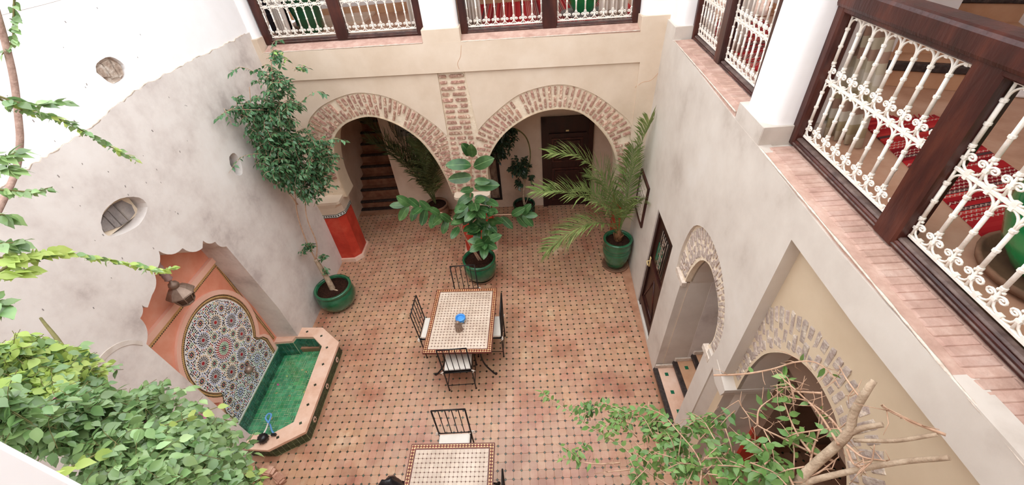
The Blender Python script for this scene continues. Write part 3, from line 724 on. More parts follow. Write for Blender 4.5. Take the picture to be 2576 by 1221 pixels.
# white piers of the rear gallery with their plaster stools
def pier(F, u0, u1, zb, zw, d0, d1, name):
    b = MB()
    def bx(ua, ub, za, zb_, da, db, mi, bev):
        bm = bmesh.new(); bmesh.ops.create_cube(bm, size=1); bmesh.ops.bevel(bm, geom=bm.edges[:], offset=bev, segments=3, affect='EDGES')
        vs = [F((ua+ub)/2+v.co.x*(ub-ua-0)*1.0, (za+zb_)/2+v.co.z*(zb_-za), (da+db)/2+v.co.y*(db-da)) for v in bm.verts]; fs = [[v.index for v in f.verts] for f in bm.faces]; bm.free(); b.add(vs, fs, mi, False)
    lo = MB(); b = lo; bx(u0, u1, zb+.0, zw, d0+.0008, d1, 0, .010); s = lo.build(name, [plaster_back if F is BW else plaster_right], kind=S)
    hi = MB(); b = hi
    # white shaft with generous rounded arrises
    w = abs(u1-u0); r = min(.11, w*.25); sg = 1 if u1 > u0 else -1; e = .02
    loop = []
    for cx, cy, a0 in ((u0+sg*(e+r), d0+.03+r, 180), (u1-sg*(e+r), d0+.03+r, 270), (u1-sg*(e+r), d1-e-r, 0), (u0+sg*(e+r), d1-e-r, 90)):
        for k in range(6): a = math.radians(a0+90*k/5); loop.append((cx+sg*r*cos(a), cy+r*sin(a)))
    n = len(loop); vs = [F(u, zw, d) for u, d in loop]+[F(u, ZT, d) for u, d in loop]
    hi.add(vs, [(k, (k+1) % n, n+(k+1) % n, n+k) for k in range(n)], 0, True); hi.build('white_shaft', white, s)
    return s
pier(BW, -3.75, -3.24, 3.86, 4.08, 0, .42, 'trim_4')
pier(BW, -.86, -.33, 3.86, 4.06, 0, .42, 'trim_5')
pier(BW, 2.08, 2.9, 3.84, 4.05, 0, .42, 'trim_6')
b = MB(); b.prism(BW, [(-3.7,5.8),(-3.7,ZT),(3,ZT),(3,5.8)], .02, .42); b.build('wall_upper_rear', [white], kind=S)
# ---- right wall: plaster face with door, small stair arch and the recessed big arch
A3O = smooth2([(-2.70,1.84),(-2.69,2.15),(-2.82,2.55),(-3.14,2.73),(-3.52,2.71),(-3.80,2.56),(-3.97,2.35),(-4.02,2.12),(-3.99,1.88)], 4)
A3I = smooth2([(-2.95,1.84),(-3.0,2.08),(-3.13,2.34),(-3.33,2.46),(-3.56,2.42),(-3.74,2.31),(-3.84,2.13),(-3.86,1.95),(-3.80,1.80)], 4)
A4O = smooth2([(-4.13,1.93),(-4.14,2.4),(-4.22,2.9),(-4.5,3.13),(-4.78,3.23),(-4.97,3.26),(-5.15,3.25),(-5.33,3.19),(-5.53,3.04),(-5.72,2.8),(-5.84,2.4),(-5.86,1.93)], 4)
A4I = smooth2([(-4.36,1.93),(-4.36,2.2),(-4.41,2.5),(-4.5,2.68),(-4.64,2.84),(-4.83,2.94),(-5.02,2.95),(-5.17,2.91),(-5.31,2.83),(-5.43,2.7),(-5.53,2.5),(-5.58,2.2),(-5.58,1.93)], 4)
b = MB()
lt = [(.25,3.86),(-.8,3.85),(-1.74,3.84),(-2.96,3.81),(-3.48,3.81),(-4.09,3.79),(-4.65,3.78),(-5.26,3.80),(-5.65,3.82),(-6.4,3.84)]
front = [(.25,0)]+lt+[(-6.4,0),(-5.9,0),(-5.9,3.62),(-4.95,3.56),(-4.25,3.55),(-4.25,2.02),(-4.08,1.86),(-4.08,0),(-3.86,0),(-3.86,1.78)]+[(-3.97,1.84)]+A3O[::-1]+[(-2.93,1.80),(-2.93,0)]
door_hole = [(-1.60,.03),(-1.60,1.90),(-2.42,1.93),(-2.44,.08)]
b.plate(RW, front, [door_hole], 0, .10)
b.plate(RW, [(.25,0),(.25,3.8),(-6.4,3.8),(-6.4,0),(-5.7,0),(-5.7,1.93)]+A4I[::-1]+[(-4.36,1.93),(-4.36,1.86),(-4.25,1.86),(-4.25,0),(-3.86,0),(-3.86,1.8)]+A3I[::-1]+[(-2.94,1.8),(-2.94,0)], [], .099, .42, 1, 0)
wall_right = b.build('wall_right', [plaster_right, plaster_tan], kind=S)
b = MB(); b.plate(RW, A3O+A3I[::-1], [], .035, .12); b.plate(RW, A4O+A4I[::-1], [], .10, .13); b.build('brick_bed', mortar, wall_right)
arch_rad(RW, (-3.38,1.95), A3I, A3O, rad(-8), rad(188), 40, wall_right, BG, .044, .037)
arch_rad(RW, (-4.97,2.05), A4I, A4O, rad(-3), rad(183), 54, wall_right, BG, .114, .045, .0)
# little white imposts of the small arch
for u0, u1 in ((-2.70,-2.97),(-3.80,-3.98)):
    b = MB(); b.prism(RW, [(u0,1.785),(u0,1.845),(u1,1.845),(u1,1.785)], -.004, .05); b.build('impost', edge_white, wall_right)
# pavers of the ledge under the railings
def pavers(u0, u1, z, n, par, pitch):
    for k in range(n):
        u = u0-(k+.5)*pitch
        if u < u1: break
        o = RW(u, z-.009+rb.uniform(-.0015, .0015), .152)
        M = Matrix.Translation(o) @ Matrix.Rotation(rb.gauss(0, .008), 4, 'Z') @ Matrix.Diagonal((.165, pitch*.97, .05, 1))
        inst('brick', rb.choice(BS), M, par)
for u0, u1, z in ((-.78,-2.94,3.843),(-3.50,-5.9,3.795)):
    b = MB(); b.prism(RW, [(u0,z-.06),(u0,z+.012),(u1,z+.012),(u1,z-.06)], .012, .5); s = b.build('trim_7' if u0 > -2 else 'trim_8', [sill_m], kind=S)
    b = MB(); q = [RW(u0+(u1-u0)*k/50, z+.012, .006) for k in range(51)]; b.tube(q, [.006+rr.uniform(-.002, .003) for _ in q], 5); b.build('chipped_edge', edge_white, s)
    pavers(u0, u1, z, 60, s, .0505)
pier(RW, -.0, -.74, 3.8, 4.0, 0, .5, 'trim_9')
pier(RW, -2.97, -3.46, 3.78, 3.95, 0, .5, 'trim_10')
pier(RW, -5.95, -6.4, 3.78, 4.0, 0, .5, 'trim_11')
b = MB(); b.prism(RW, [(.2,5.8),(.2,ZT),(-6.4,ZT),(-6.4,5.8)], .02, .5); b.build('wall_upper_right', [white], kind=S)

# stair passage behind the small arch
b = MB(); b.box((2.525,-2.942,-.05), (4.95,-2.75,3.4)); b.box((2.525,-3.88,0), (4.95,-3.855,3.4)); b.box((4.9,-3.87,0), (5.05,-2.7,3.4)); b.box((2.53,-3.87,3.35), (4.95,-2.7,3.45)); wall_passage = b.build('wall_passage', [plaster_left], kind=S)
sp = thing('passage_steps', 'tiled steps with black edges rising inside the small brick arch', 'stairs', (2.5,-3.4,0))
for k in range(9):
    x0 = 2.09+.02*(k > 0)+k*.225; z = .13+.14*k
    b = MB(); b.box((x0+.05,-3.86,0 if k == 0 else z-.3), (x0+.5,-2.945,z)); b.build('step', rim_m if k < 1 else step_tan, sp)
    b = MB(); b.box((x0-.005,-3.86,z-.05), (x0+.062,-2.945,z+.008), 0, .012); b.build('nosing', nosing_m, sp)
    for j in range(3):
        y = -3.06-j*.27; b = MB(); b.box((x0+.13,y-.025,z-.004), (x0+.175,y+.025,z+.003)); b.build('green_tile', green_sq, sp)
b = MB()
for k in range(9):
    x0 = 2.13+k*.225; z = .13+.14*k; b.box((x0 if k else 2.11,-2.962,z), (x0+.235,-2.94,z+.075), 0, .008)
b.build('skirting', edge_white, wall_passage)

# octagonal jamb below the big arch, and the dark room behind
b = MB()
frustum(b, [(2.06,-3.9),(2.042,-4.07),(2.33,-4.30),(2.58,-4.30),(2.58,-3.9)], [(2.12,-3.9),(2.109,-4.07),(2.35,-4.30),(2.58,-4.30),(2.58,-3.9)], 0, 1.9); jb = b.build('wall_jamb', [plaster_right], kind=S)
b = MB(); b.prism(XY, [(2.085,-4.06),(2.04,-4.06),(2.04,-3.87),(2.05,-3.87)], 0, .08); b.prism(XY, [(2.04,-4.06),(2.32,-4.31),(2.34,-4.29),(2.06,-4.05)], 0, .08); b.build('skirting', edge_white, jb)
b = MB(); b.prism(RW, [(-4.09,2.0),(-4.09,1.86),(-4.2,1.80),(-4.34,1.82),(-4.365,1.90),(-4.365,1.94)], -.004, .42); b.build('impost', plaster_right, jb)
b = MB(); b.box((2.58,-4.34,0), (2.74,-3.9,1.12)); b.build('red_dado', red_paint, jb)
b = MB(); b.box((2.58,-4.40,1.12), (2.78,-3.9,3.2)); b.box((2.58,-4.02,0), (4.9,-3.88,3.2)); b.box((4.6,-7.1,0), (4.8,-3.9,3.2)); b.box((2.3,-7.15,0), (4.8,-7.0,3.3)); b.box((2.45,-4.36,2.35), (2.78,-7,3.2)); room = b.build('wall_room', [plaster_room_shade], kind=S)
b = MB(); b.box((2.35,-7.1,3.15), (4.8,-3.88,3.3)); b.build('ceiling_room', [plaster_room_shade], kind=S)
b = MB(); b.box((2.05,-6.6,0), (2.5,-5.68,1.95)); b.build('wall_jamb_near', [plaster_right], kind=S)

# ---- right gallery on the first floor
b = MB(); b.prism(lambda u, v, d: V((u, v, 3.85+d)), [(2.75,.3),(5.4,.3),(5.4,-7.4),(2.25,-7.4)], -.002, -.2); b.build('floor_gallery_right', [floor_up], kind=S)
b = MB(); b.box((4.02,-2.2,3.85), (4.2,.3,ZT)); b.box((3.15,-2.35,3.85), (4.2,-2.2,ZT)); b.box((5.2,-7.4,3.85), (5.4,.3,ZT)); wgr = b.build('wall_gallery_right', [white], kind=S)
b = MB(); b.box((4.0,-2.2,3.85), (4.025,.3,3.97)); b.box((3.13,-2.37,3.85),(4.2,-2.34,3.97)); b.build('baseboard_right', [step_tan], kind=S)
b = MB(); b.box((2.3,-7.4,ZT-.2), (5.4,.2,ZT)); b.build('ceiling_right', [white], kind=S)
us = thing('upper_steps', 'tan plastered steps with black nosings at the back of the right gallery', 'stairs', (3.9,-2.75,3.85), rad(-27))
for k in range(4):
    b = MB(); b.box((-.75,.0+k*.30+.02,-.0 if k == 0 else k*.2-.02), (.55,.35+k*.30,.2*(k+1)-.045)); b.build('step', step_tan, us, local=True)
    b = MB(); b.box((-.75,k*.30-.01,.2*(k+1)-.065), (.55,k*.30+.07,.2*(k+1)), 0, .01); b.build('nosing', nosing_m, us, local=True)
    b = MB(); b.box((-.75,k*.30+.07,.2*(k+1)-.06), (.55,k*.30+.36,.2*(k+1)-.002)); b.build('tread', step_tan, us, local=True)
b = MB()
M = Matrix.Translation((3.9,-2.75,3.85)) @ Matrix.Rotation(rad(-27), 4, 'Z')
b.box((-1.05,-.12,.14), (-.74,1.3,2.8), 0, .03, M); b.box((.55,-.05,0), (.75,1.5,2.8), 0, .02, M); b.build('wall_steps', [white], kind=S)

# ---- near side, under and beside the viewer
b = MB(); b.box((-4.2,-6.7,0), (2.6,-6.42,3.75)); b.build('wall_near', [plaster_right], kind=S)
b = MB(); b.box((-4.2,-8.4,3.7), (2.6,-6.42,3.85)); b.build('floor_gallery_near', [floor_up], kind=S)
b = MB(); b.box((-4.2,-8.6,3.85), (5.4,-8.4,ZT)); b.box((-4.2,-6.7,5.8), (2.6,-6.4,ZT)); b.build('wall_gallery_near', [white], kind=S)
b = MB(); b.box((-4.2,-8.5,ZT-.2), (5.4,-6.42,ZT)); b.build('ceiling_near', [white], kind=S)
b = MB(); b.box((-1.35,-6.56,3.75), (-.47,-5.975,ZT), 0, .014); b.build('trim_12', [white], kind=S)
# ================================================================== DOORS, FRAMES, RAILINGS
d1 = thing('door_1', None, None, RW(-2.0, 0, .05)); tag(d1, 'dark wooden door with a green pane in the right wall, near the palm', kind=S)
def rp(name, loop, a, c, m, par): b = MB(); b.prism(RW, loop, a, c); return b.build(name, m, par)
rp('door_leaf', [(-1.60,.03),(-1.60,1.90),(-2.42,1.93),(-2.44,.08)], .045, .09, wood_dk, d1)
for lp in ([(-1.585,0),(-1.585,1.92),(-1.665,1.90),(-1.69,.03)], [(-2.345,.10),(-2.335,1.9),(-2.425,1.945),(-2.455,.07)], [(-1.60,1.82),(-1.60,1.92),(-2.42,1.945),(-2.42,1.85)], [(-1.66,.10),(-1.66,.25),(-2.36,.27),(-2.38,.12)], [(-1.66,.95),(-1.66,1.06),(-2.36,1.06),(-2.36,.95)]):
    rp('door_rail', lp, .02, .05, wood_dk, d1)
b = MB()
for (p, q) in (((-1.74,.32),(-2.0,.9)),((-2.0,.9),(-2.28,.32)),((-2.28,.32),(-1.74,.32))): b.tube([RW(p[0], p[1], .042), RW(q[0], q[1], .042)], .012, 5)
b.build('panel_moulding', wood, d1)
rp('pane', [(-1.84,1.2),(-1.84,1.5),(-2.06,1.52),(-2.1,1.2)], .036, .043, glass_dk, d1)
ig = rp('grille_frame', [(-1.82,1.14),(-1.82,1.74),(-2.24,1.76),(-2.24,1.14)], .041, .0455, black_pl, d1)
b = MB()
for k in range(5):
    u = -1.9-.07*k; b.tube([RW(u, 1.15, .035), RW(u, 1.75, .035)], .005, 4)
for k in range(4):
    for s in (1, -1):
        c0 = (-2.03, 1.22+.14*k); b.tube([RW(c0[0]+s*(.03+.06*cos(t*.5)), c0[1]+.055*sin(t*.62), .03) for t in range(0, 11)], .006, 4)
b.build('iron_scrolls', copper, d1)
b = MB(); b.tube([RW(-1.71, 1.03, .02), RW(-1.71, 1.03, -.03), RW(-1.79, 1.02, -.035)], .009, 6); b.prism(RW, [(-1.69,.93),(-1.69,1.1),(-1.73,1.1),(-1.73,.93)], .01, .02); b.build('handle', gold, d1)

d2 = thing('door_2', None, None, GB(1.3, 0)); tag(d2, 'dark panelled wooden door behind the right arch', kind=S)
def gp(name, loop, a, c, m, par): b = MB(); b.prism(GB, loop, a, c); return b.build(name, m, par)
R4 = lambda x0, z0, x1, z1: [(x0,z0),(x0,z1),(x1,z1),(x1,z0)]
gp('door_leaf', R4(.82,0,1.80,2.04), -.03, .02, wood_dk, d2)
for r in (R4(.80,0,.90,2.06), R4(1.72,0,1.82,2.06), R4(.80,1.96,1.82,2.07)): gp('door_frame', r, -.06, -.02, wood_dk, d2)
def ring(x0, z0, x1, z1, w, a, c): b = MB(); b.plate(GB, R4(x0,z0,x1,z1), [R4(x0+w,z0+w,x1-w,z1-w)], a, c); b.build('panel_moulding', wood, d2)
ring(1.0,1.1,1.62,1.62,.03,-.05,-.03); ring(1.06,1.16,1.56,1.56,.015,-.055,-.03); ring(1.0,.16,1.62,.95,.03,-.05,-.03); ring(1.06,.22,1.56,.89,.015,-.055,-.03)
gp('cornice', R4(.95,1.70,1.68,1.73), -.07, -.03, wood_dk, d2)
gp('number_plate', R4(1.28,1.755,1.34,1.785), -.04, -.03, gold, d2)

def framed(F, u0, u1, z0, z1, w, d, name, label, cat, mf, build_in):
    t = thing(name, label, cat, F(u0, z0, d)); b = MB(); b.plate(F, R4(u0,z0,u1,z1), [R4(u0+w*(1 if u1 > u0 else -1),z0+w,u1-w*(1 if u1 > u0 else -1),z1-w)], d-.03, d); b.build('frame', mf, t); build_in(t); return t
def in1(t):
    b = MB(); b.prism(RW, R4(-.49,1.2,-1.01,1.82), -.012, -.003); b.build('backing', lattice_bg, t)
    b = MB()
    b.plate(RW, R4(-.48,1.19,-1.02,1.83), [R4(-.56,1.27,-.94,1.75)], -.022, -.012)
    for k in range(7):
        u = -.59-.05*k; b.prism(RW, R4(u,1.26,u-.018,1.76), -.022, -.012)
    for k in range(5):
        z = 1.33+.08*k; b.prism(RW, R4(-.55,z,-.95,z+.016), -.024, -.013)
    for k in range(6):
        for j in range(5): c0 = (-.575-.06*k, 1.31+.09*j); b.prism(RW, [(c0[0]+.012,c0[1]),(c0[0],c0[1]+.02),(c0[0]-.012,c0[1]),(c0[0],c0[1]-.02)], -.026, -.012)
    b.build('carved_lattice', edge_white, t)
framed(RW, -.45, -1.05, 1.14, 1.88, .045, -.002, 'framed_lattice', 'white carved lattice in a dark red frame on the right wall behind the palm', 'wall decoration', wood, in1)
def in2(t):
    b = MB(); b.plate(GB, R4(-.80,.28,-.16,1.72), [], -.02, -.005); b.build('carved_panel', old_panel, t)
    b = MB()
    for k in range(4):
        x = -.76+.15*k; b.prism(GB, R4(x,.5,x+.09,1.0), -.03, -.02); b.prism(GB, R4(x,1.1,x+.09,1.6), -.03, -.02)
    b.plate(GB, R4(-.80,.28,-.16,1.72), [R4(-.785,.295,-.175,1.705)], -.035, -.02)
    b.build('carving', old_panel, t)
framed(GB, -.85, -.10, .22, 1.78, .055, -.002, 'framed_carving', 'old carved wooden panel in a black frame on the rear wall behind the pillar', 'wall decoration', black_pl, in2)
es = thing('exit_sign', 'grey plaque with a black running figure on the wall over the dark palm', 'sign', GB(-1.9, 1.9, 0))
gp('plaque', R4(-2.08,1.84,-1.72,2.08), -.02, -.001, plaque, es)
b = MB()
fx, fz = -1.82, 1.96
for pts in ([(0,.05),(-.01,.0),(-.005,-.03)], [(-.005,-.03),(.03,-.045),(.045,-.075)], [(-.005,-.03),(-.03,-.05),(-.06,-.045)], [(-.005,.035),(.035,.03),(.05,.05)], [(-.005,.035),(-.035,.03),(-.045,.0)]): b.tube([GB(fx+p[0], fz+p[1], -.022) for p in pts], .0075, 5)
b.lathe([(.0,-.012),(.012,0),(0,.012)], GB(fx+.008, fz+.072, -.022), 8)
for p, q in (((-.16,0),(-.08,0)),((-.16,0),(-.13,.022)),((-.16,0),(-.13,-.022))): b.tube([GB(fx+p[0], fz+p[1], -.022), GB(fx+q[0], fz+q[1], -.022)], .006, 4)
b.build('running_figure', black_pl, es)

# ---- wrought-iron grille pieces
def spiral(w, h):
    """bowl of a heart-shaped double scroll: from the bottom centre out to the right and curling in"""
    half = [(0,.0),(w*.20,h*.02),(w*.36,h*.16),(w*.455,h*.42)]
    c = (w*.245, h*.66); r0 = w*.215
    for k in range(15):
        a = math.radians(-15+k*38); r = r0*(1-k/17.5); half.append((c[0]+r*cos(a), c[1]+r*h/w*1.0*sin(a)))
    return half
def grille_meshes(w, h1, h2):
    """bar spacing w, lower and upper tier heights"""
    G = {}
    s = spiral(w, .084); b = MB()
    b.tube([(x,0,z) for x, z in s], .0056, 5); b.tube([(-x,0,z) for x, z in s], .0056, 5)
    b.box((-.012,-.009,-.008), (.012,.009,.010))
    G['scroll'] = b
    b = MB(); b.tube([(w*.5*.93*cos(pi*k/14), 0, -.058+.058*sin(pi*k/14)**.8 if k not in (0,14) else -.068) for k in range(15)], .0056, 5); b.box((-.009,-.009,-.008), (.009,.009,.006)); G['arch'] = b
    for nm, h in (('lower', h1), ('upper', h2)):
        b = MB(); a, c = .112, h-.078
        b.tube([(0,0,0), (0,0,a)], .0065, 6); b.tube([(0,0,c), (0,0,h)], .0065, 6); b.tube([(0,0,a), (0,0,c)], .0098, 8)
        for z in (a, c, (a+c)/2 if True else a): b.lathe([(.009,-.008),(.0138,-.006),(.0138,.006),(.009,.008)], (0,0,z), 8, smooth=False)
        for sx in (-1, 1): b.lathe([(0,-.0075),(.007,-.004),(.0078,0),(.007,.004),(0,.0075)], (sx*.0135,0,a-.016), 7)
        b.box((-.0115,-.008,.046), (.0115,.008,.060)); G[nm] = b
    out = {}
    for k, b in G.items():
        o = b.build('tmp', iron_w, local=True); out[k] = o.data; bpy.data.objects.remove(o)
    return out
def balustrade(label, origin, xaxis, segs, mid, htop, group='wooden railings of the upper gallery'):
    x = V((xaxis[0], xaxis[1], 0)).normalized(); y = V((0,0,1)).cross(x)
    Mr = Matrix(((x.x,y.x,0,origin.x),(x.y,y.y,0,origin.y),(0,0,1,origin.z),(0,0,0,1)))
    r = thing('balustrade', label, 'railing', origin, 0, group); r.rotation_euler = Mr.to_euler()
    L_ = sum(segs)
    b = MB(); b.box((0,-.005,0), (L_,.10,.05), 0, .008); br_ = b.build('bottom_rail', wood, r, local=True); b = MB(); b.box((.02,.006,.046), (L_-.02,.05,.066), 0, .008); b.box((.02,-.012,.02), (L_-.02,.0,.032), 0, .004); b.build('rail_moulding', wood_grey, br_, local=True)
    b = MB(); b.box((-.0,-.03,htop-.115), (L_,.115,htop), 0, .022); b.box((0,-.01,htop-.14), (L_,.07,htop-.105), 0, .008); b.build('top_rail', wood, r, local=True)
    u = 0
    for k, w in enumerate(segs):
        if k % 2 == 0:
            b = MB(); b.box((u,-.015,.0), (u+w,.10,htop-.10), 0, .012); b.build('post', wood, r, local=True)
        else:
            n = 8; p = (w-.02)/n; zb, zt = .085, htop-.15
            G = grille_meshes(p, mid-zb, zt-mid)
            b = MB(); yy = .045
            for z in (zb, mid, zt): b.box((u+.002,yy-.008,z-.009), (u+w-.002,yy+.008,z+.009), 0, .003)
            g = b.build('iron_grille', iron_w, r, local=True)
            for j in range(n+1):
                for nm, z in (('lower', zb), ('upper', mid)): inst('bar', G[nm], Matrix.Translation((u+.01+j*p, yy, z)), g, False)
            for j in range(n):
                xx = u+.01+(j+.5)*p
                for z in (zb, mid): inst('scroll', G['scroll'], Matrix.Translation((xx, yy, z+.012)), g, False)
                for z in (mid, zt): inst('arch', G['arch'], Matrix.Translation((xx, yy, z-.012)), g, False)
        u += w
    return r
balustrade('wooden railing with cream iron grille nearest the viewer, green jar behind it', RW(-3.40, 3.81, .24), (-.062,-1), [.11,.98,.16,.98,.11], .48, 1.02)
balustrade('wooden railing with cream iron grille farther along the right gallery, before the rug', RW(-.70, 3.83, .24), (-.062,-1), [.08,.83,.17,.90,.08,], .47, 1.02)
balustrade('wooden railing with cream iron grille at upper left, backpack behind it', BW(-3.25, 3.955, .21), (1,-.07), [.11,1.0,.17,1.02,.12], .475, 1.0)
balustrade('wooden railing with cream iron grille above the right arch, red rug behind it', BW(-.33, 3.925, .21), (1,-.07), [.10,1.04,.20,1.0,.10], .51, 1.04)
# ================================================================== FOUNTAIN BASIN
RIM_I = [(-3.655,-2.27),(-3.38,-2.26),(-3.36,-2.18),(-3.06,-2.20),(-2.85,-2.39),(-2.80,-3.60),(-3.05,-3.76),(-3.40,-3.74),(-3.655,-3.70)]
bas = thing('fountain_basin', 'green tiled wall fountain basin with a terracotta rim, below the zellige niche', 'fountain', (-3.1,-3.0,0))
b = MB(); b.plate(XY, POOL_O, [RIM_I], .25, .205); b.build('rim', rim_m, bas)
def lerp2(a, c, t): return (a[0]+(c[0]-a[0])*t, a[1]+(c[1]-a[1])*t)
b = MB(); O2 = [(-3.68,-2.03),(-3.45,-2.02),(-2.985,-2.05),(-2.625,-2.345),(-2.615,-3.73),(-2.995,-3.93),(-3.35,-3.905),(-3.68,-3.9)]
I2 = [(x+(-3.15-x)*-.02, y) for x, y in RIM_I]
b.plate(XY, O2, [RIM_I], .205, -.12); b.build('core', pgrout, bas)
b = MB(); b.plate(XY, RIM_I, [], -.105, -.16); b.build('pool_bed', pgrout, bas)
def tilerow(b, p, q, z0, z1, s, out, mi=0):
    p, q = V(p), V(q); L_ = (q-p).length; n = max(1, round(L_/s)); d = (q-p)/n; m = max(1, round((z1-z0)/s)); h = (z1-z0)/m; nn_ = V((d.y, -d.x)).normalized()*out
    for i in range(n):
        for j in range(m):
            a = p+d*(i+.05); c = p+d*(i+.95); o = .004+rr.uniform(0, .003); za, zb_ = z0+h*(j+.05), z0+h*(j+.95)
            if rr.random() < .25: m_ = a.lerp(c, .5); pairs = [(a, p+d*(i+.48)), (p+d*(i+.53), c)]
            else: pairs = [(a, c)]
            for (u, w) in pairs:
                vs = [(u.x,u.y,za),(w.x,w.y,za),(w.x,w.y,zb_),(u.x,u.y,zb_)]; f = [(x+nn_.x*o, y+nn_.y*o, z) for x, y, z in vs]
                b.add(vs+f, [(4,5,6,7),(0,1,5,4),(1,2,6,5),(2,3,7,6),(3,0,4,7)], mi)
b = MB()
for k in range(2, 6): tilerow(b, O2[k], O2[k+1] if k+1 < len(O2) else O2[0], .012, .2, .062, -1)
o_ = b.build('wall_tiles', ptile_ol, bas, kind='stuff')
b = MB()
for k in range(0, 4): tilerow(b, RIM_I[k], RIM_I[k+1], -.1, .2, .062, 1)
for k in range(4, 8): tilerow(b, RIM_I[k], RIM_I[k+1], -.1, .2, .062, 1)
tilerow(b, (-3.652,-3.7), (-3.652,-2.27), -.1, .115, .06, 1); b.build('inner_tiles', ptile_dk, bas, kind='stuff')
b = MB(); s = .062; y = -3.76
while y < -2.16:
    x = -3.65
    while x < -2.76:
        for (ax, ay, w, h) in ([(0,0,1,1)] if rr.random() > .3 else [(0,0,.47,1),(.53,0,.47,1)] if rr.random() < .5 else [(0,0,1,.46),(0,.54,1,.46)]):
            cx, cy = x+ax*s, y+ay*s; q = [(cx+.003,cy+.003),(cx+w*s-.003,cy+.003),(cx+w*s-.003,cy+h*s-.003),(cx+.003,cy+h*s-.003)]
            if inside((cx+w*s/2, cy+h*s/2), RIM_I): b.add([(u, v, -.105) for u, v in q]+[(u, v, -.1+rr.uniform(-.001,.001)) for u, v in q], [(4,5,6,7),(0,1,5,4),(1,2,6,5),(2,3,7,6),(3,0,4,7)])
        x += s
    y += s
b.build('bed_tiles', ptile, bas, kind='stuff')
for (x, y) in [(-3.2,-2.09),(-2.93,-2.19),(-2.76,-2.42),(-2.715,-2.72),(-2.71,-3.06),(-2.70,-3.36),(-2.70,-3.62),(-2.93,-3.80)]:
    b = MB(); b.box((-.017,-.017,.249), (.017,.017,.2525), 0, 0, Matrix.Translation((x, y, 0)) @ Matrix.Rotation(.5, 4, 'Z')); b.build('inlay', cabo_m, bas)
for y in (-2.55,-3.0,-3.5):
    b = MB(); loop = []
    for k in range(16): a = 2*pi*k/16; r = .05 if k % 2 == 0 else .036; loop.append((r*cos(a)*.8, r*sin(a)))
    b.prism(lambda u, v, d: V((-2.611+d, y+u, .108+v)), loop, 0, .008); st_ = b.build('star_inlay', rim_m, bas)
    b = MB(); b.prism(lambda u, v, d: V((-2.604+d, y+u, .108+v)), [(u*.45, v*.45) for u, v in loop], 0, .004); b.build('star_centre', cabo_m, st_)
b = MB(); b.plate(XY, [(x*1.0, y) for x, y in RIM_I], [], -.02, -.021); w_ = b.build('water', water_m, bas)
b = MB()
spt = thing('fountain_spout', 'small brass lion head spout on the zellige panel', 'spout', LW(-2.93, .46, .33))
b.lathe([(.0,-.055),(.045,-.045),(.06,0),(.05,.035),(.03,.05),(0,.055)], (0,0,0), 12, 0, Matrix.Translation(LW(-2.93,.5,.31)) @ Matrix.Rotation(pi/2, 4, 'Y'))
for s in (1, -1): b.lathe([(0,-.02),(.02,0),(0,.02)], LW(-2.93+s*.045,.545,.31), 8)
b.build('head', copper, spt); b = MB(); b.tube([LW(-2.93,.47,.3), LW(-2.93,.45,.25), LW(-2.93,.42,.23)], [.018,.015,.013], 8); b.build('nozzle', copper, spt)
PET = ['pink petal floating in the far right corner of the basin, larger of two', 'pink petal floating in the far right corner of the basin, smaller of two', 'brown fallen leaf floating in the far half of the basin, larger of two', 'brown fallen leaf floating in the far half of the basin, smaller of two', 'pink petal floating by the back tiles, midway along the basin', 'yellow green leaf floating by the back tiles of the basin', 'brown fallen leaf floating alone in the middle of the basin', 'brown fallen leaf floating in the near half of the basin', 'yellow green leaf floating near the front rim of the basin', 'brown fallen leaf beside the pink petal at the back tiles']
for k, (x, y, m, r) in enumerate([(-2.93,-2.36,pink,.03),(-2.97,-2.33,pink,.025),(-3.18,-2.62,straw,.025),(-3.1,-2.66,straw,.022),(-3.46,-2.86,pink,.03),(-3.38,-2.72,leaf_lime,.02),(-3.2,-3.05,straw,.022),(-3.32,-3.40,straw,.028),(-3.0,-3.0,leaf_lime,.02),(-3.42,-3.0,straw,.02)]):
    b = MB(); a = rr.uniform(0, 6); b.add([(x+r*cos(a),y+r*sin(a),-.016),(x+r*.6*cos(a+1.7),y+r*.6*sin(a+1.7),-.01),(x-r*cos(a),y-r*sin(a),-.015),(x+r*.6*cos(a-1.7),y+r*.6*sin(a-1.7),-.011),(x,y,-.019)], [(0,1,4),(1,2,4),(2,3,4),(3,0,4)])
    o = b.build('petal', m); tag(o, PET[k], 'petal', 'petals on the fountain water')
pm = thing('fountain_pump', 'round black pump with a dark plug lying on the basin rim', 'pump', (-3.09,-3.83,.25))
b = MB(); b.lathe([(0,0),(.045,.004),(.062,.03),(.064,.06),(.05,.092),(.02,.104),(0,.105)], (-3.09,-3.83,.25), 16)
for k in range(10): a = 2*pi*k/10; b.tube([(-3.09+.064*cos(a),-3.83+.064*sin(a),.272),(-3.09+.05*cos(a),-3.83+.05*sin(a),.345)], .005, 4)
b.build('body', black_pl, pm); b = MB(); b.box((-3.245,-3.865,.25), (-3.15,-3.83,.28), 0, .006); b.box((-3.225,-3.90,.25), (-3.205,-3.865,.27), 0, .004); b.build('plug', black_pl, pm)
b = MB(); b.box((-3.02,-3.79,.255), (-2.955,-3.755,.29), 0, .006); b.build('outlet', black_pl, pm)
hs = thing('garden_hose', 'pale blue hose looped over the basin from the black pump', 'hose', (-3.1,-3.7,.2))
hp = cat_rom([(-2.99,-3.76,.28),(-3.06,-3.70,.24),(-3.15,-3.60,.19),(-3.215,-3.545,.185),(-3.255,-3.50,.20),(-3.24,-3.45,.21),(-3.19,-3.46,.215),(-3.17,-3.52,.22),(-3.16,-3.60,.235)], 6)
b = MB(); b.tube(hp, .0115, 8); b.build('blue_hose', hose_m, hs); b = MB(); b.tube([(-3.16,-3.60,.235),(-3.14,-3.68,.25),(-3.12,-3.77,.285)], .011, 8); b.build('white_hose', hose_w, hs)

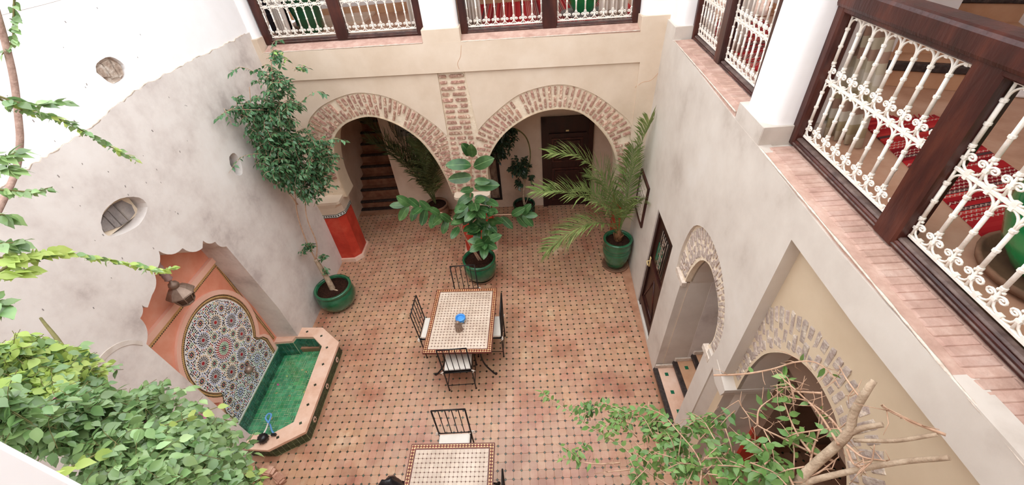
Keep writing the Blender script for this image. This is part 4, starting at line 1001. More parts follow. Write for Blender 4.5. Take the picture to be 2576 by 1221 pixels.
# lantern in the niche
lx, ly = -3.44, -3.12
ln = thing('hanging_lantern', 'bronze octagonal lantern hanging from a ruffled chain sleeve in the salmon niche', 'lantern', (lx, ly, 2.03))
b = MB(); b.lathe([(0,-.02),(.006,0),(.014,.02),(.03,.03),(.085,.045),(.10,.06),(.10,.075)], (lx,ly,2.04), 8); b.build('base', lant_m, ln)
b = MB()
for k in range(8):
    a, c = 2*pi*k/8, 2*pi*(k+1)/8
    q0, q1 = (.095*cos(a), .095*sin(a)), (.13*cos(a), .13*sin(a)); r1, r2 = (.095*cos(c), .095*sin(c)), (.13*cos(c), .13*sin(c))
    b.tube([(lx+q0[0],ly+q0[1],2.11),(lx+q1[0],ly+q1[1],2.24)], .008, 5); b.tube([(lx+q1[0],ly+q1[1],2.24),(lx+r2[0],ly+r2[1],2.24)], .008, 5); b.tube([(lx+(q0[0]+q1[0])/2,ly+(q0[1]+q1[1])/2,2.2),(lx+(r1[0]+r2[0])/2,ly+(r1[1]+r2[1])/2,2.2)], .006, 5)
b.build('cage', lant_m, ln); b = MB(); b.lathe([(.088,2.11),(.12,2.24)], (lx,ly,0), 8, smooth=False); b.build('glass', mat('smoked_glass', [(84,64,50)], rough=.15), ln)
b = MB(); b.lathe([(.12,2.235),(.165,2.245),(.16,2.262),(.11,2.325),(.045,2.36)], (lx,ly,0), 8, smooth=False); b.build('roof', lant_m, ln)
b = MB(); b.lathe([(.0,2.34),(.045,2.35),(.062,2.39),(.05,2.425),(.02,2.445),(.015,2.48)], (lx,ly,0), 14); b.build('ball', lant_m, ln)
b = MB(); prof = []
for k in range(22): prof.append((.030+.018*abs(sin(k*1.35)), 2.48+k*.02))
b.lathe(prof, (lx,ly,0), 9); b.build('chain_sleeve', mat('ruffled_sleeve', [(.3,(150,120,116)),(.7,(176,148,142))], 12, 3, .85, .1, .3, 50), ln)

for o in list(ln.children): o.matrix_parent_inverse = Matrix.Scale(.88, 4) @ o.matrix_parent_inverse
ln.location.z += .05

# ================================================================== TABLES AND CHAIRS
def make_table(label, cx, cy, rot, single):
    t = thing('mosaic_table', label, 'table', (cx, cy, 0), rot, 'mosaic dining tables'); w, h = .94, 1.18
    b = MB(); b.box((-w/2,-h/2,.715), (w/2,h/2,.742), 0, .004); b.build('tabletop', tred if False else mat_tableedge, t, local=True)
    # border: frame strips, gold triangles ground and red diamonds
    b = MB()
    def strip(m, o, wd, z): b.plate(XY, [(-w/2+o,-h/2+o),(w/2-o,-h/2+o),(w/2-o,h/2-o),(-w/2+o,h/2-o)], [[(-w/2+o+wd,-h/2+o+wd),(w/2-o-wd,-h/2+o+wd),(w/2-o-wd,h/2-o-wd),(-w/2+o+wd,h/2-o-wd)]], z, .740, m)
    strip(0, .0, .012, .7460); strip(1, .012, .036, .7455); strip(0, .049, .014, .7460)
    b.build('border', [mat_tableedge, tgold], t, local=True)
    b = MB(); q = .0185
    n1 = 27; n2 = 34
    for k in range(n1):
        x = -w/2+.03+(w-.06)*k/(n1-1)
        for y in (-h/2+.03, h/2-.03): b.add([(x-q,y,.7455),(x,y-q,.7455),(x+q,y,.7455),(x,y+q,.7455),(x-q,y,.747),(x,y-q,.747),(x+q,y,.747),(x,y+q,.747)], [(4,5,6,7),(0,1,5,4),(1,2,6,5),(2,3,7,6),(3,0,4,7)])
    for k in range(1, n2-1):
        y = -h/2+.03+(h-.06)*k/(n2-1)
        for x in (-w/2+.03, w/2-.03): b.add([(x-q,y,.7455),(x,y-q,.7455),(x+q,y,.7455),(x,y+q,.7455),(x-q,y,.747),(x,y-q,.747),(x+q,y,.747),(x,y+q,.747)], [(4,5,6,7),(0,1,5,4),(1,2,6,5),(2,3,7,6),(3,0,4,7)])
    b.build('border_diamonds', tred, t, kind='stuff', local=True)
    # field tiles
    W_, H_ = w-.126, h-.126; nx, ny = 18, 22; sx, sy = W_/nx, H_/ny
    b = MB(); b.box((-W_/2,-H_/2,.7405), (W_/2,H_/2,.7425)); b.build('grout', ttile, t, local=True)
    def tv(m):
        c = .011; g = .0012; o = []
        for (ax, ay) in ((-1,-1),(1,-1),(1,1),(-1,1)):
            p, r = (ax*(sx/2-g), ay*(sy/2-c)), (ax*(sx/2-c), ay*(sy/2-g)); o += [p, r] if ax*ay > 0 else [r, p]
        rj = random.Random(m); o = [(x+rj.uniform(-.0012,.0012), y+rj.uniform(-.0012,.0012)) for x, y in o]
        return [(x, y, .7425) for x, y in o]+[(x, y, .7455) for x, y in o]+[(x*.95, y*.95, .7462) for x, y in o], [(k, (k+1) % 8, 8+(k+1) % 8, 8+k) for k in range(8)]+[(8+k, 8+(k+1) % 8, 16+(k+1) % 8, 16+k) for k in range(8)]+[tuple(range(16, 24))]
    tvs = [tv(k) for k in range(4)]
    cells = [(-W_/2+(i+.5)*sx, H_/2-(j+.5)*sy) for j in range(ny) for i in range(nx)]
    ns = 298 if single else 0
    if ns:
        ms = []
        for vs, fs in tvs: me = bpy.data.meshes.new('tile'); me.from_pydata(vs, [], fs); me.materials.append(ttile); me.update(); ms.append(me)
        for (x, y) in cells[:ns]: inst('tile', rr.choice(ms), Matrix.Translation((x, y, rr.uniform(-.0004,.0004))), t, False)
    b = MB()
    for (x, y) in cells[ns:]:
        vs, fs = rr.choice(tvs); dz = rr.uniform(-.0004,.0004); b.add([(x+p[0], y+p[1], p[2]+dz) for p in vs], fs)
    b.build('tiles', ttile, t, kind='stuff', local=True, recalc=False)
    b = MB(); d = .0078
    for i in range(1, nx):
        for j in range(1, ny):
            x, y = -W_/2+i*sx, -H_/2+j*sy; b.add([(x-d,y,.746),(x,y-d,.746),(x+d,y,.746),(x,y+d,.746),(x-d,y,.742),(x,y-d,.742),(x+d,y,.742),(x,y+d,.742)], [(0,1,2,3),(4,0,3,7),(5,1,0,4),(6,2,1,5),(7,3,2,6)])
    b.build('dots', tile_dot, t, kind='stuff', local=True)
    b = MB(); b.tube([(-.36,-.48,.708),(.36,-.48,.708),(.36,.48,.708),(-.36,.48,.708),(-.36,-.48,.708)], .010, 6); b.tube([(-.36,-.48,.70),(.36,.48,.70)], .008, 5); b.tube([(.36,-.48,.70),(-.36,.48,.70)], .008, 5); b.build('under_frame', iron_b, t, local=True)
    for sx_ in (-1, 1):
        for sy_ in (-1, 1):
            b = MB(); b.tube(cat_rom([(sx_*.33,sy_*.46,.71),(sx_*.27,sy_*.40,.45),(sx_*.30,sy_*.40,.2),(sx_*.41,sy_*.43,.03),(sx_*.45,sy_*.44,.012)], 5), .0125, 7); b.lathe([(0,0),(.02,.002),(.022,.016),(0,.03)], (sx_*.45,sy_*.44,0), 8); b.build('leg', iron_b, t, local=True)
    return t
mat_tableedge = mat('table_brown_edge', [(.3,(86,32,22)),(.7,(112,48,32))], 9, 3, .4, .4)
make_table('mosaic table in the middle of the courtyard with a blue ashtray on it', -.585, -2.395, rad(-2.2), False)
make_table('mosaic table nearest the viewer, cut off by the lower edge, bare top', -.535, -4.775, rad(-1), True)

def make_chair(label, loc, rotz):
    t = thing('iron_chair', label, 'chair', loc, rotz, 'black iron chairs around the mosaic tables')
    w, dp = .192, .19
    b = MB(); b.tube([(-w,-dp-.022,1.0),(w,-dp-.022,1.0)], .0095, 6); b.tube([(-w,-dp-.002,.5),(w,-dp-.002,.5)], .007, 6); b.build('back_rail', iron_b, t, local=True)
    for k in range(1, 5): x = -w+2*w*k/5; b = MB(); b.tube([(x,-dp-.002,.5),(x,-dp-.022,1.0)], .0062, 5); b.build('back_bar', iron_b, t, local=True)
    for s in (-1, 1):
        b = MB(); b.tube([(s*w,-dp+.01,0),(s*w,-dp,.45),(s*w,-dp-.022,1.0)], .0095, 6); b.lathe([(0,0),(.014,.002),(.014,.012),(.008,.02)], (s*w,-dp+.01,0), 7); b.build('leg', iron_b, t, local=True)
        b = MB(); b.tube([(s*w*.98,dp+.02,0),(s*w*.95,dp-.01,.45)], .0095, 6); b.lathe([(0,0),(.014,.002),(.014,.012),(.008,.02)], (s*w*.98,dp+.02,0), 7); b.build('leg', iron_b, t, local=True)
        b = MB(); b.tube([(s*w,-dp+.008,.13),(s*w*.97,dp+.01,.13)], .006, 5); b.build('stretcher', iron_b, t, local=True)
    b = MB(); b.tube([(-w,-dp+.008,.13),(w,-dp+.008,.13)], .006, 5); b.build('stretcher', iron_b, t, local=True)
    b = MB(); b.tube([(-w,-dp,.45),(w,-dp,.45),(w*.95,dp,.45),(-w*.95,dp,.45),(-w,-dp,.45)], .009, 6); b.box((-w,-dp,.448), (w,dp,.453)); b.build('seat_frame', iron_b, t, local=True)
    b = MB(); b.box((-.185,-.18,.455), (.185,.19,.51), 0, .022); c = b.build('cushion', cushion_m, t, local=True)
    for s in (-1, 1):
        b = MB(); b.tube(cat_rom([(s*.18,-.175,.485),(s*.20,-.205,.50),(s*.215,-.19,.47),(s*.205,-.21,.44)], 4), [.006]*13, 5); b.tube(cat_rom([(s*.19,-.2,.49),(s*.225,-.21,.485),(s*.235,-.19,.455)], 4), .006, 5); b.build('tie', cushion_m, c, local=True)
    return t
ch0 = make_chair('black iron chair at the near end of the table with the blue ashtray', (-.63,-2.90,0), rad(2))
dup(ch0, (-1.045,-2.33,0), rad(-92), 'black iron chair at the left side of the table with the blue ashtray')
dup(ch0, (-.215,-2.36,0), rad(88), 'black iron chair at the right side of the table with the blue ashtray')
dup(ch0, (-.62,-1.76,0), rad(181), 'black iron chair at the far end of the ashtray table, by the rubber plant')
dup(ch0, (-.565,-4.14,0), rad(181), 'black iron chair at the far end of the table nearest the viewer')
dup(ch0, (-.155,-4.77,0), rad(90), 'black iron chair at the right of the nearest table, only its back corner in view')
dup(ch0, (-1.12,-4.66,0), rad(0), 'black iron chair at the left of the nearest table, under the black bag')
# black bag slumped over that chair
b = MB(); bx, by, bz = -1.12, -4.63, .513
nr, ns_ = 12, 20; vs = []; fs = []
for i in range(nr+1):
    t = i/nr; z = t*.43; r = .155*sin(pi*(.12+.80*t))**.7*(1-.25*t)
    for k in range(ns_):
        a = 2*pi*k/ns_; q = r*(1+.16*sin(3*a+4*t)+.09*sin(7*a-6*t)+.05*rr.uniform(-1,1)); vs.append((bx+q*cos(a)*1.05, by+q*sin(a)*.85, bz+z+.035*sin(2*a+1)*t))
for i in range(nr):
    for k in range(ns_): fs.append((i*ns_+k, i*ns_+(k+1) % ns_, (i+1)*ns_+(k+1) % ns_, (i+1)*ns_+k))
b.add(vs, fs, 0, True); b.f += [list(range(ns_))[::-1], list(range(nr*ns_, (nr+1)*ns_))]; b.m += [0, 0]; b.sm += [True, True]
o = b.build('black_bag', bag_m); tag(o, 'glossy crumpled black bag beside the table nearest the viewer', 'bag')
# ashtray and little lantern on the table
at_ = thing('ashtray', 'round blue ceramic ashtray with gold motifs on the middle table', 'ashtray', (-.595,-2.44,.746))
b = MB(); b.lathe([(.045,0),(.068,.018),(.074,.04),(.066,.058),(.06,.062)], (-.595,-2.44,.746), 24); b.build('bowl', bluecer, at_)
b = MB(); b.lathe([(.068,.056),(.074,.068),(.069,.081),(.058,.084),(.047,.072),(.042,.03),(.016,.028),(.014,.044),(.010,.05),(0,.052)], (-.595,-2.44,.746), 24); b.build('lid', bluecer, at_)
for a in (-2.25,-1.35,-.5,-3.1):
    b = MB(); c = V((-.595+.0735*cos(a),-2.44+.0735*sin(a),.746+.036)); tg = V((-sin(a), cos(a), 0)); 
    b.add([c+tg*.018+V((0,0,.010)), c+tg*.018-V((0,0,.010)), c-tg*.018-V((0,0,.010)), c-tg*.018+V((0,0,.010)), c+V((cos(a),sin(a),0))*.003], [(0,1,4),(1,2,4),(2,3,4),(3,0,4)]); b.build('motif', gold, at_)
cp = thing('table_lantern', 'small aged metal candle lantern standing in front of the ashtray', 'lantern', (-.605,-2.60,.746))
b = MB(); b.lathe([(.05,0),(.054,.004),(.054,.014),(.048,.02),(.046,.085),(.050,.092)], (-.605,-2.60,.746), 18); b.build('body', copper, cp)
b = MB(); b.lathe([(.052,.09),(.052,.10),(.036,.135),(.026,.14),(.029,.155),(.022,.172),(0,.18)], (-.605,-2.60,.746), 18); b.build('cap', copper, cp)
b = MB()
for k in range(8): a = 2*pi*k/8; b.tube([(-.605+.048*cos(a),-2.60+.048*sin(a),.764),(-.605+.048*cos(a),-2.60+.048*sin(a),.834)], .004, 4)
b.build('bars', lant_m, cp)
# ================================================================== POTS AND PLANTS
rp_ = random.Random(21)
def leaf_mesh(w, fold, curl, m, sharp=1.0, seed=0):
    r = random.Random(seed); ts = [0,.14,.34,.58,.8,1.0]; ws = [.06,.62,1.0,.88,.45*sharp,.0]; vs = []; fs = []
    for t, k in zip(ts, ws):
        z = -curl*t*t+r.uniform(-.01,.01); hw = w/2*k
        vs += [(-hw, t, z+fold*hw+r.uniform(-.012,.012)), (0, t, z), (hw, t, z+fold*hw+r.uniform(-.012,.012))]
    for i in range(5):
        a = i*3; fs += [(a, a+1, a+4, a+3), (a+1, a+2, a+5, a+4)]
    me = bpy.data.meshes.new('leaf'); me.from_pydata(vs, [], fs); me.materials.append(m); me.polygons.foreach_set('use_smooth', [True]*len(fs)); me.update(); return me
def leaf_M(p, d, n, s):
    y = V(d).normalized(); x = y.cross(V(n)); x = x.normalized() if x.length > 1e-4 else y.orthogonal().normalized(); z = x.cross(y)
    return Matrix(((x.x*s,y.x*s,z.x*s,p[0]),(x.y*s,y.y*s,z.y*s,p[1]),(x.z*s,y.z*s,z.z*s,p[2]),(0,0,0,1)))
def rnd(s=1.0): return V((rp_.gauss(0, s), rp_.gauss(0, s), rp_.gauss(0, s)))
class Plant:
    def __init__(s, root): s.root = root; s.L = []; s.tw = MB()
    def leaf(s, p, d, n, size, me):
        if p[0] < -3.24 and p[1] > -4: return
        s.L.append((leaf_M(p, d, n, size), me))
    def twig(s, pts, r0, r1, n=5):
        k = len(pts)-1; s.tw.tube(pts, [r0+(r1-r0)*i/k for i in range(k+1)], n)
    def done(s, twig_mat, nparts=280, tw_name='twigs'):
        if s.tw.v: s.tw.build(tw_name, twig_mat, s.root, kind='stuff' if tw_name == 'twigs' else None, recalc=False)
        def key(e):
            p = e[0].translation; q = cam_px(p)
            return (0 if q and -20 < q[0] < 2596 and -20 < q[1] < 1241 else 50)+(p-CAM).length-.0
        s.L.sort(key=key)
        for M, me in s.L[:nparts]: inst('leaf', me, M, s.root)
        rest = s.L[nparts:]
        if rest:
            ms = []; b = MB()
            for M, me in rest:
                m = me.materials[0]
                if m not in ms: ms.append(m)
                b.add([M @ v.co for v in me.vertices], [list(f.vertices) for f in me.polygons], ms.index(m), True)
            b.build('leaves', ms, s.root, kind='stuff', recalc=False)
def spray(P, pts, n, size, mes, spread=.5, droop=.35, jit=.25, t0=.1):
    """alternate leaves along a shoot"""
    c = [V(p) for p in pts]; k = len(c)-1
    for i in range(n):
        t = t0+(1-t0)*(i+rp_.random()*.6)/n; f = min(k-1e-6, t*k); j = int(f); p = c[j].lerp(c[j+1], f-j); ax = (c[j+1]-c[j]).normalized()
        side = ax.cross(V((0,0,1))); side = side.normalized() if side.length > .05 else V((1,0,0))
        d = ax*(.35+.5*(i == n-1))+side*((1 if i % 2 else -1)*(.55+spread*rp_.random()))+V((0,0,-droop))+rnd(jit)
        P.leaf(p, d, V((0,0,1))+rnd(.45), size*rp_.uniform(.7, 1.15), rp_.choice(mes))
def crown(P, clusters, ntw, tl, nl, size, mes, droop=.4, core=.5, tr_=.0035):
    tot = sum(c[1][0]*c[1][1]*c[1][2] for c in clusters)
    for (c, r) in clusters:
        c = V(c)
        for _ in range(max(3, int(ntw*r[0]*r[1]*r[2]/tot))):
            d = rnd(1).normalized(); q = rp_.random()**.45; p1 = c+V((d.x*r[0], d.y*r[1], d.z*r[2]))*q
            dd = (V((d.x, d.y, d.z*.8+.15))+rnd(.35)).normalized(); p0 = p1-dd*tl; pm_ = p0.lerp(p1, .55)+V((0,0,tl*.12)); p2 = p1+V((0,0,-tl*.18))
            pts = cat_rom([p0, pm_, p2], 3); P.twig(pts, tr_, tr_*.4, 4); spray(P, pts, nl, size, mes, droop=droop)
def pot(name, label, c, prof, zsoil, rsoil, m=None, saucer=None, group='green glazed plant pots'):
    m = m or glaze
    t = thing(name, label, 'plant', c, 0); b = MB(); b.lathe(prof, c, 36); b.build('pot', m, t)
    b = MB(); b.lathe([(rsoil,zsoil-.03),(rsoil,zsoil),(rsoil*.6,zsoil+.008),(0,zsoil+.012)], c, 24); b.build('soil', soil, t)
    if saucer: b = MB(); b.lathe([(saucer*.8,0),(saucer,.004),(saucer*1.03,.03),(saucer*.96,.032),(saucer*.9,.012),(0,.012)], c, 28); b.build('saucer', clay, t)
    return t
LF = [leaf_mesh(.46, .22, .16, leaf_ficus, .8, k) for k in range(3)]
LFy = [leaf_mesh(.46, .22, .16, leaf_young, .8, k) for k in range(2)]

# ---- weeping fig in the corner
bowl = [(.15,.0),(.22,.012),(.29,.09),(.325,.19),(.325,.27),(.30,.345),(.285,.36),(.30,.375),(.315,.40),(.31,.425),(.275,.43),(.265,.41),(.262,.36)]
fig = pot('potted_fig', 'tall leafy weeping fig in a wide green bowl by the left wall', (-3.0,-1.27,0), bowl, .385, .262)
P = Plant(fig)
b = MB(); b.tube(cat_rom([(-3.0,-1.29,.37),(-3.02,-1.26,.55),(-3.08,-1.2,.78),(-3.12,-1.17,.98)], 5), [.052-.02*k/15 for k in range(16)], 9); b.tube(cat_rom([(-2.99,-1.30,.38),(-2.93,-1.33,.40),(-2.87,-1.35,.37)], 3), .014, 5); b.build('trunk', bark, fig)
for q in ([(-3.12,-1.17,.95),(-3.16,-1.1,1.4),(-3.12,-1.05,1.85),(-3.0,-1.0,2.3),(-2.88,-.98,2.9),(-2.75,-1.0,3.5),(-2.52,-1.03,4.1)], [(-3.12,-1.17,.95),(-3.0,-1.12,1.3),(-2.98,-1.08,1.8),(-2.8,-1.0,2.4),(-2.6,-.95,3.0)], [(-3.05,-1.05,2.0),(-3.12,-1.1,2.6),(-3.08,-1.1,3.3),(-2.9,-1.1,3.8)]):
    P.twig(cat_rom(q, 5), .011, .004, 6)
crown(P, [((-3.0,-1.1,2.75),(.28,.4,.4)),((-3.08,-1.15,3.55),(.2,.3,.25)),((-2.95,-.98,3.0),(.42,.42,.42)),((-2.55,-.92,2.85),(.36,.36,.35)),((-2.78,-.98,3.45),(.38,.36,.32)),((-2.62,-1.0,3.82),(.27,.25,.25)),((-2.93,-1.0,2.55),(.42,.38,.34)),((-2.68,-.95,2.35),(.34,.32,.3)),((-2.85,-1.0,2.12),(.22,.22,.2)),((-2.42,-.95,2.65),(.24,.24,.26)),((-3.03,-1.05,3.35),(.26,.26,.2)),((-3.05,-1.02,2.75),(.2,.3,.4))], 950, .2, 9, .073, LF+LF[:1]+LFy[:0], .5)
crown(P, [((-2.42,-1.05,4.1),(.10,.08,.16)),((-2.2,-1.05,3.95),(.14,.08,.05))], 14, .14, 7, .072, LF+LFy[:1], .3)
for q in ([(-2.85,-1.1,3.5),(-3.1,-1.35,3.62),(-3.22,-1.5,3.58)], [(-3.0,-1.1,2.9),(-3.18,-1.45,3.05),(-3.25,-1.75,2.98)], [(-2.7,-1.05,3.9),(-2.85,-1.15,4.05),(-3.0,-1.2,4.0)], [(-2.4,-1,2.95),(-2.15,-1.0,3.0),(-2.0,-1.0,2.95)], [(-2.45,-1.0,3.5),(-2.15,-1.0,3.65),(-2.03,-1.0,3.6)], [(-2.5,-1.0,4.0),(-2.42,-1.05,4.25),(-2.25,-1.08,4.3)]):
    pts = cat_rom(q, 5); P.twig(pts, .004, .0015, 4); spray(P, pts, 19, .072, LF)
crown(P, [((-3.1,-1.18,1.25),(.14,.13,.14)),((-2.98,-1.2,1.05),(.12,.12,.08)),((-3.2,-1.3,1.3),(.08,.1,.05)),((-3.0,-1.25,.78),(.08,.08,.05))], 20, .12, 6, .075, LF, .35)
P.done(twig_m, 290)

# ---- rubber plant in front of the middle pillar
round_pot = [(.17,.0),(.20,.012),(.26,.10),(.295,.22),(.295,.30),(.28,.365),(.27,.375),(.285,.39),(.30,.42),(.295,.45),(.265,.455),(.255,.43),(.25,.38)]
rub = pot('potted_rubber_plant', 'rubber plant with large glossy leaves in a green pot before the middle pillar', (-.475,-.77,0), round_pot, .41, .25, saucer=.24)
def big_leaf(seed):
    r = random.Random(seed); ts = [0,.08,.25,.5,.74,.9,.97,1.0]; ws = [.10,.5,.9,1,.86,.5,.2,.04]; vs = []; fs = []; mi = []; cu = r.uniform(.06,.18); fo = r.uniform(.08,.22)
    for t, k in zip(ts, ws):
        z = -cu*t*t+.03*sin(6*t+seed); hw = .245*k
        vs += [(-hw,t,z+fo*hw+r.uniform(-.01,.01)),(-.0075,t,z),(.0075,t,z),(hw,t,z+fo*hw+r.uniform(-.01,.01))]
    for i in range(7):
        for j in range(3): a = i*4+j; fs.append((a, a+1, a+5, a+4)); mi.append(1 if j == 1 else 0)
    me = bpy.data.meshes.new('leaf'); me.from_pydata(vs, [], fs); me.materials.append(leaf_rub); me.materials.append(midrib_m); me.polygons.foreach_set('material_index', mi); me.polygons.foreach_set('use_smooth', [True]*len(fs)); me.update(); return me
LR = [big_leaf(k) for k in range(5)]
P = Plant(rub)
stems = [[(-.47,-.8,.40),(-.58,-.78,.75),(-.68,-.76,1.12),(-.52,-.75,1.45),(-.42,-.74,1.9),(-.36,-.73,2.3),(-.33,-.73,2.48)],
         [(-.43,-.8,.40),(-.54,-.85,.8),(-.48,-.9,1.0)],
         [(-.68,-.76,1.12),(-.9,-.72,1.40),(-1.2,-.72,1.52),(-1.52,-.74,1.66)],
         [(-.62,-.77,1.0),(-.3,-.72,1.3),(.08,-.68,1.30),(.38,-.68,1.28)],
         [(-.48,-.9,.8),(-.35,-1.0,.92),(-.28,-1.05,1.05)],
         [(-.5,-.8,1.25),(-.25,-.78,1.45),(-.05,-.78,1.5)]]
for q in stems: P.twig(cat_rom(q, 5), .016 if q[0][2] < .5 else .011, .007, 7)
def rub_leaf(p, d, s, up=(0,-.5,.8)): P.leaf(p, d, V((.12,-.75,.65))+V(up)*.25+rnd(.14), s*1.2*rp_.uniform(.9, 1.08), rp_.choice(LR))
for (x, z, dx, dz, s) in [(-.34,2.46,-.25,.9,.25),(-.32,2.44,.1,1,.27),(-.36,2.3,-1,.35,.3),(-.33,2.28,.95,.55,.32),(-.38,2.1,-1,.15,.3),(-.34,2.05,.8,.05,.2),(-.36,1.92,1,.25,.32),(-.38,1.88,-.7,.25,.2),(-.4,1.78,-.8,-.35,.26),(-.38,1.72,.8,-.3,.25),(-.42,1.65,-1,-.2,.26),(-.42,1.6,.3,-.9,.24),(-.45,1.5,-.6,-.7,.25),(-.42,1.5,.9,.1,.26),(-.48,1.42,.1,-1,.24),(-.5,1.38,-.9,.1,.25),(-.45,1.35,.7,-.6,.26)]:
    rub_leaf((x,-.74+rp_.uniform(-.05,.03),z), V((dx,-.35+rp_.uniform(-.3,.15),dz)), s)
for (t, dz, dy) in [(.05,-.2,-.6),(.18,.6,-.2),(.25,-.7,-.5),(.38,.7,-.3),(.45,-.7,-.4),(.55,.75,-.2),(.62,-.75,-.5),(.75,.7,-.2),(.8,-.7,-.5),(.9,.6,-.2),(.95,-.6,-.5),(1,.1,-.1),(.33,.1,-.8),(.68,.2,-.8)]:
    p = V((-.68,-.76,1.12)).lerp(V((-1.52,-.74,1.66)), t)+V((0,0,.12*sin(pi*t))); rub_leaf(p, V((-.55 if t > .9 else -.35, dy, dz)), .23)
for (t, dz, dy) in [(.2,.5,-.5),(.35,-.5,-.6),(.5,.3,-.8),(.62,-.5,-.4),(.8,.5,-.2),(.88,-.7,-.3),(.95,.75,-.1),(1,.05,-.2),(.98,-.6,-.4)]:
    p = V((-.62,-.77,1.0)).lerp(V((.38,-.68,1.28)), t)+V((0,0,.12*sin(pi*t))); rub_leaf(p, V((.6, dy, dz)), .22)
for (a, el, s) in [(-1.6,-.3,.27),(-2.4,.0,.26),(-.8,.1,.26),(-.1,.5,.27),(-2.0,.6,.24),(-1.0,.9,.26),(.6,.2,.25),(-2.9,.4,.25),(-1.5,.2,.2)]:
    rub_leaf((-.29,-1.05,1.04), V((cos(a)*cos(el), sin(a)*cos(el), sin(el))), s, (0,-.3,1))
for k in range(34):
    p = V((-.42+rp_.uniform(-.24,.28), -.78+rp_.uniform(-.12,.06), 1.32+rp_.uniform(-.2,.35))); rub_leaf(p, V((rp_.uniform(-1,1), -.6, rp_.uniform(-.5,.6))), .22)
P.done(twig_m, 280, 'stems')

# ---- palms
def frond(parent, pts, ll, m, n=38, name='frond', vee=.5, r=.009):
    c = cat_rom(pts, 8); b = MB(); k = len(c)-1; b.tube(c, [r*(1-.75*i/k) for i in range(k+1)], 5)
    for i in range(n):
        t = .16+.84*(i+.5)/n; f = min(k-1e-6, t*k); j = int(f); p = c[j].lerp(c[j+1], f-j); ax = (c[j+1]-c[j]).normalized()
        side = ax.cross(V((0,0,1))); side = side.normalized() if side.length > .1 else V((0,1,0)); up = side.cross(ax).normalized()
        L_ = ll*1.2*(.45+.75*sin(pi*min(1, .12+t*.80)))*rp_.uniform(.85, 1.1)
        for s in (-1, 1):
            d = (ax*(.55+.7*t)+side*s*.85+up*vee*rp_.uniform(.3, 1)+rnd(.10)).normalized(); tip = p+d*L_+V((0,0,-.16*L_)); tip.x = min(tip.x, 2.27+.062*tip.y+.035*tip.z); mid = p+d*L_*.5; mid.x = min(mid.x, 2.275+.062*mid.y+.035*mid.z); w = d.cross(up).normalized()*.0105*max(.5, ll/.3)
            b.add([p-w*.4, p+w*.4, mid+w, mid-w, tip], [(0,1,2,3),(3,2,4)])
    return b.build(name, m, parent, recalc=False)
tall = [(.13,.012),(.16,.02),(.185,.10),(.225,.24),(.245,.36),(.245,.40),(.238,.405),(.247,.415),(.247,.45),(.24,.455),(.247,.465),(.245,.53),(.235,.58),(.25,.595),(.255,.615),(.25,.63),(.215,.632),(.205,.61),(.2,.55)]
pal = pot('potted_palm', 'palm with long feathery fronds in a tall green pot at the right wall', (2.0,-.66,0), tall, .575, .205, saucer=.235)
b = MB(); b.lathe([(.055,.57),(.075,.62),(.07,.68),(.045,.76),(.02,.82)], (2.0,-.66,0), 10)
for k in range(16): a = 2*pi*k/16; b.tube([(2.0+.06*cos(a),-.66+.06*sin(a),.62+.01*(k % 4)),(2.0+.09*cos(a),-.66+.09*sin(a),.72+.02*(k % 3))], [.014,.004], 4)
b.build('stump', mat('palm_stump', [(.3,(96,64,44)),(.7,(146,104,74))], 20, 4, .9, .1, .4, 60), pal)
b0 = (2.0,-.66,.7)
for pts, ll, n in [([b0,(2.05,-.62,1.3),(2.12,-.62,1.95),(2.2,-.64,2.45),(2.24,-.7,2.8)], .34, 56), ([b0,(2.06,-.75,1.2),(2.13,-.95,1.55),(2.16,-1.2,1.72)], .26, 40), ([b0,(1.85,-.72,1.25),(1.45,-.75,1.55),(1.0,-.78,1.75),(.6,-.8,1.80)], .34, 56),
                   ([b0,(1.9,-.6,1.3),(1.65,-.5,1.85),(1.25,-.5,2.2),(.85,-.55,2.3)], .34, 54), ([b0,(1.75,-.85,1.1),(1.4,-.95,1.2),(1.0,-1.05,1.05),(.72,-1.1,.8)], .32, 54), ([b0,(1.95,-.6,1.2),(1.82,-.5,1.75),(1.72,-.45,2.1)], .16, 34),
                   ([b0,(1.75,-.4,1.2),(1.5,-.15,1.35),(1.3,-.0,1.2)], .28, 40), ([b0,(1.9,-.4,1.2),(1.75,-.2,1.5),(1.5,-.1,1.62)], .26, 36), ([b0,(2.1,-.55,1.3),(2.14,-.45,1.8),(2.15,-.4,2.2)], .3, 40)]:
    frond(pal, pts, ll, leaf_palm, n)
dk = pot('dark_palm', 'dark palm leaning by the stairs behind the left arch', (-1.52,1.12,0), [(x*.85, z*.9) for x, z in round_pot], .37, .21, m=clay)
b0 = (-1.52,1.1,.4)
for pts, ll, n in [([b0,(-1.72,1.05,1.1),(-1.98,.95,1.7),(-2.2,.85,2.2),(-2.38,.8,2.5)], .42, 64), ([b0,(-1.62,1.05,1.1),(-1.82,1.0,1.7),(-2.0,.95,2.25)], .42, 60), ([b0,(-1.55,1.0,1.1),(-1.57,.95,1.55),(-1.58,.9,1.95)], .36, 58), ([b0,(-1.45,1.0,.95),(-1.28,.95,1.4),(-1.05,.9,1.75)], .26, 46), ([b0,(-1.5,1.0,1.2),(-1.42,.95,1.8),(-1.35,.9,2.15)], .36, 52), ([b0,(-1.8,1.1,1.1),(-2.15,1.1,1.65),(-2.5,1.05,2.0)], .36, 54), ([b0,(-1.7,1.15,1.0),(-1.95,1.2,1.45),(-2.2,1.2,1.75)], .32, 48), ([b0,(-1.48,1.0,1.0),(-1.3,.92,1.5),(-1.18,.85,1.95)], .3, 46)]:
    frond(dk, pts, ll, leaf_palm_dk, n)

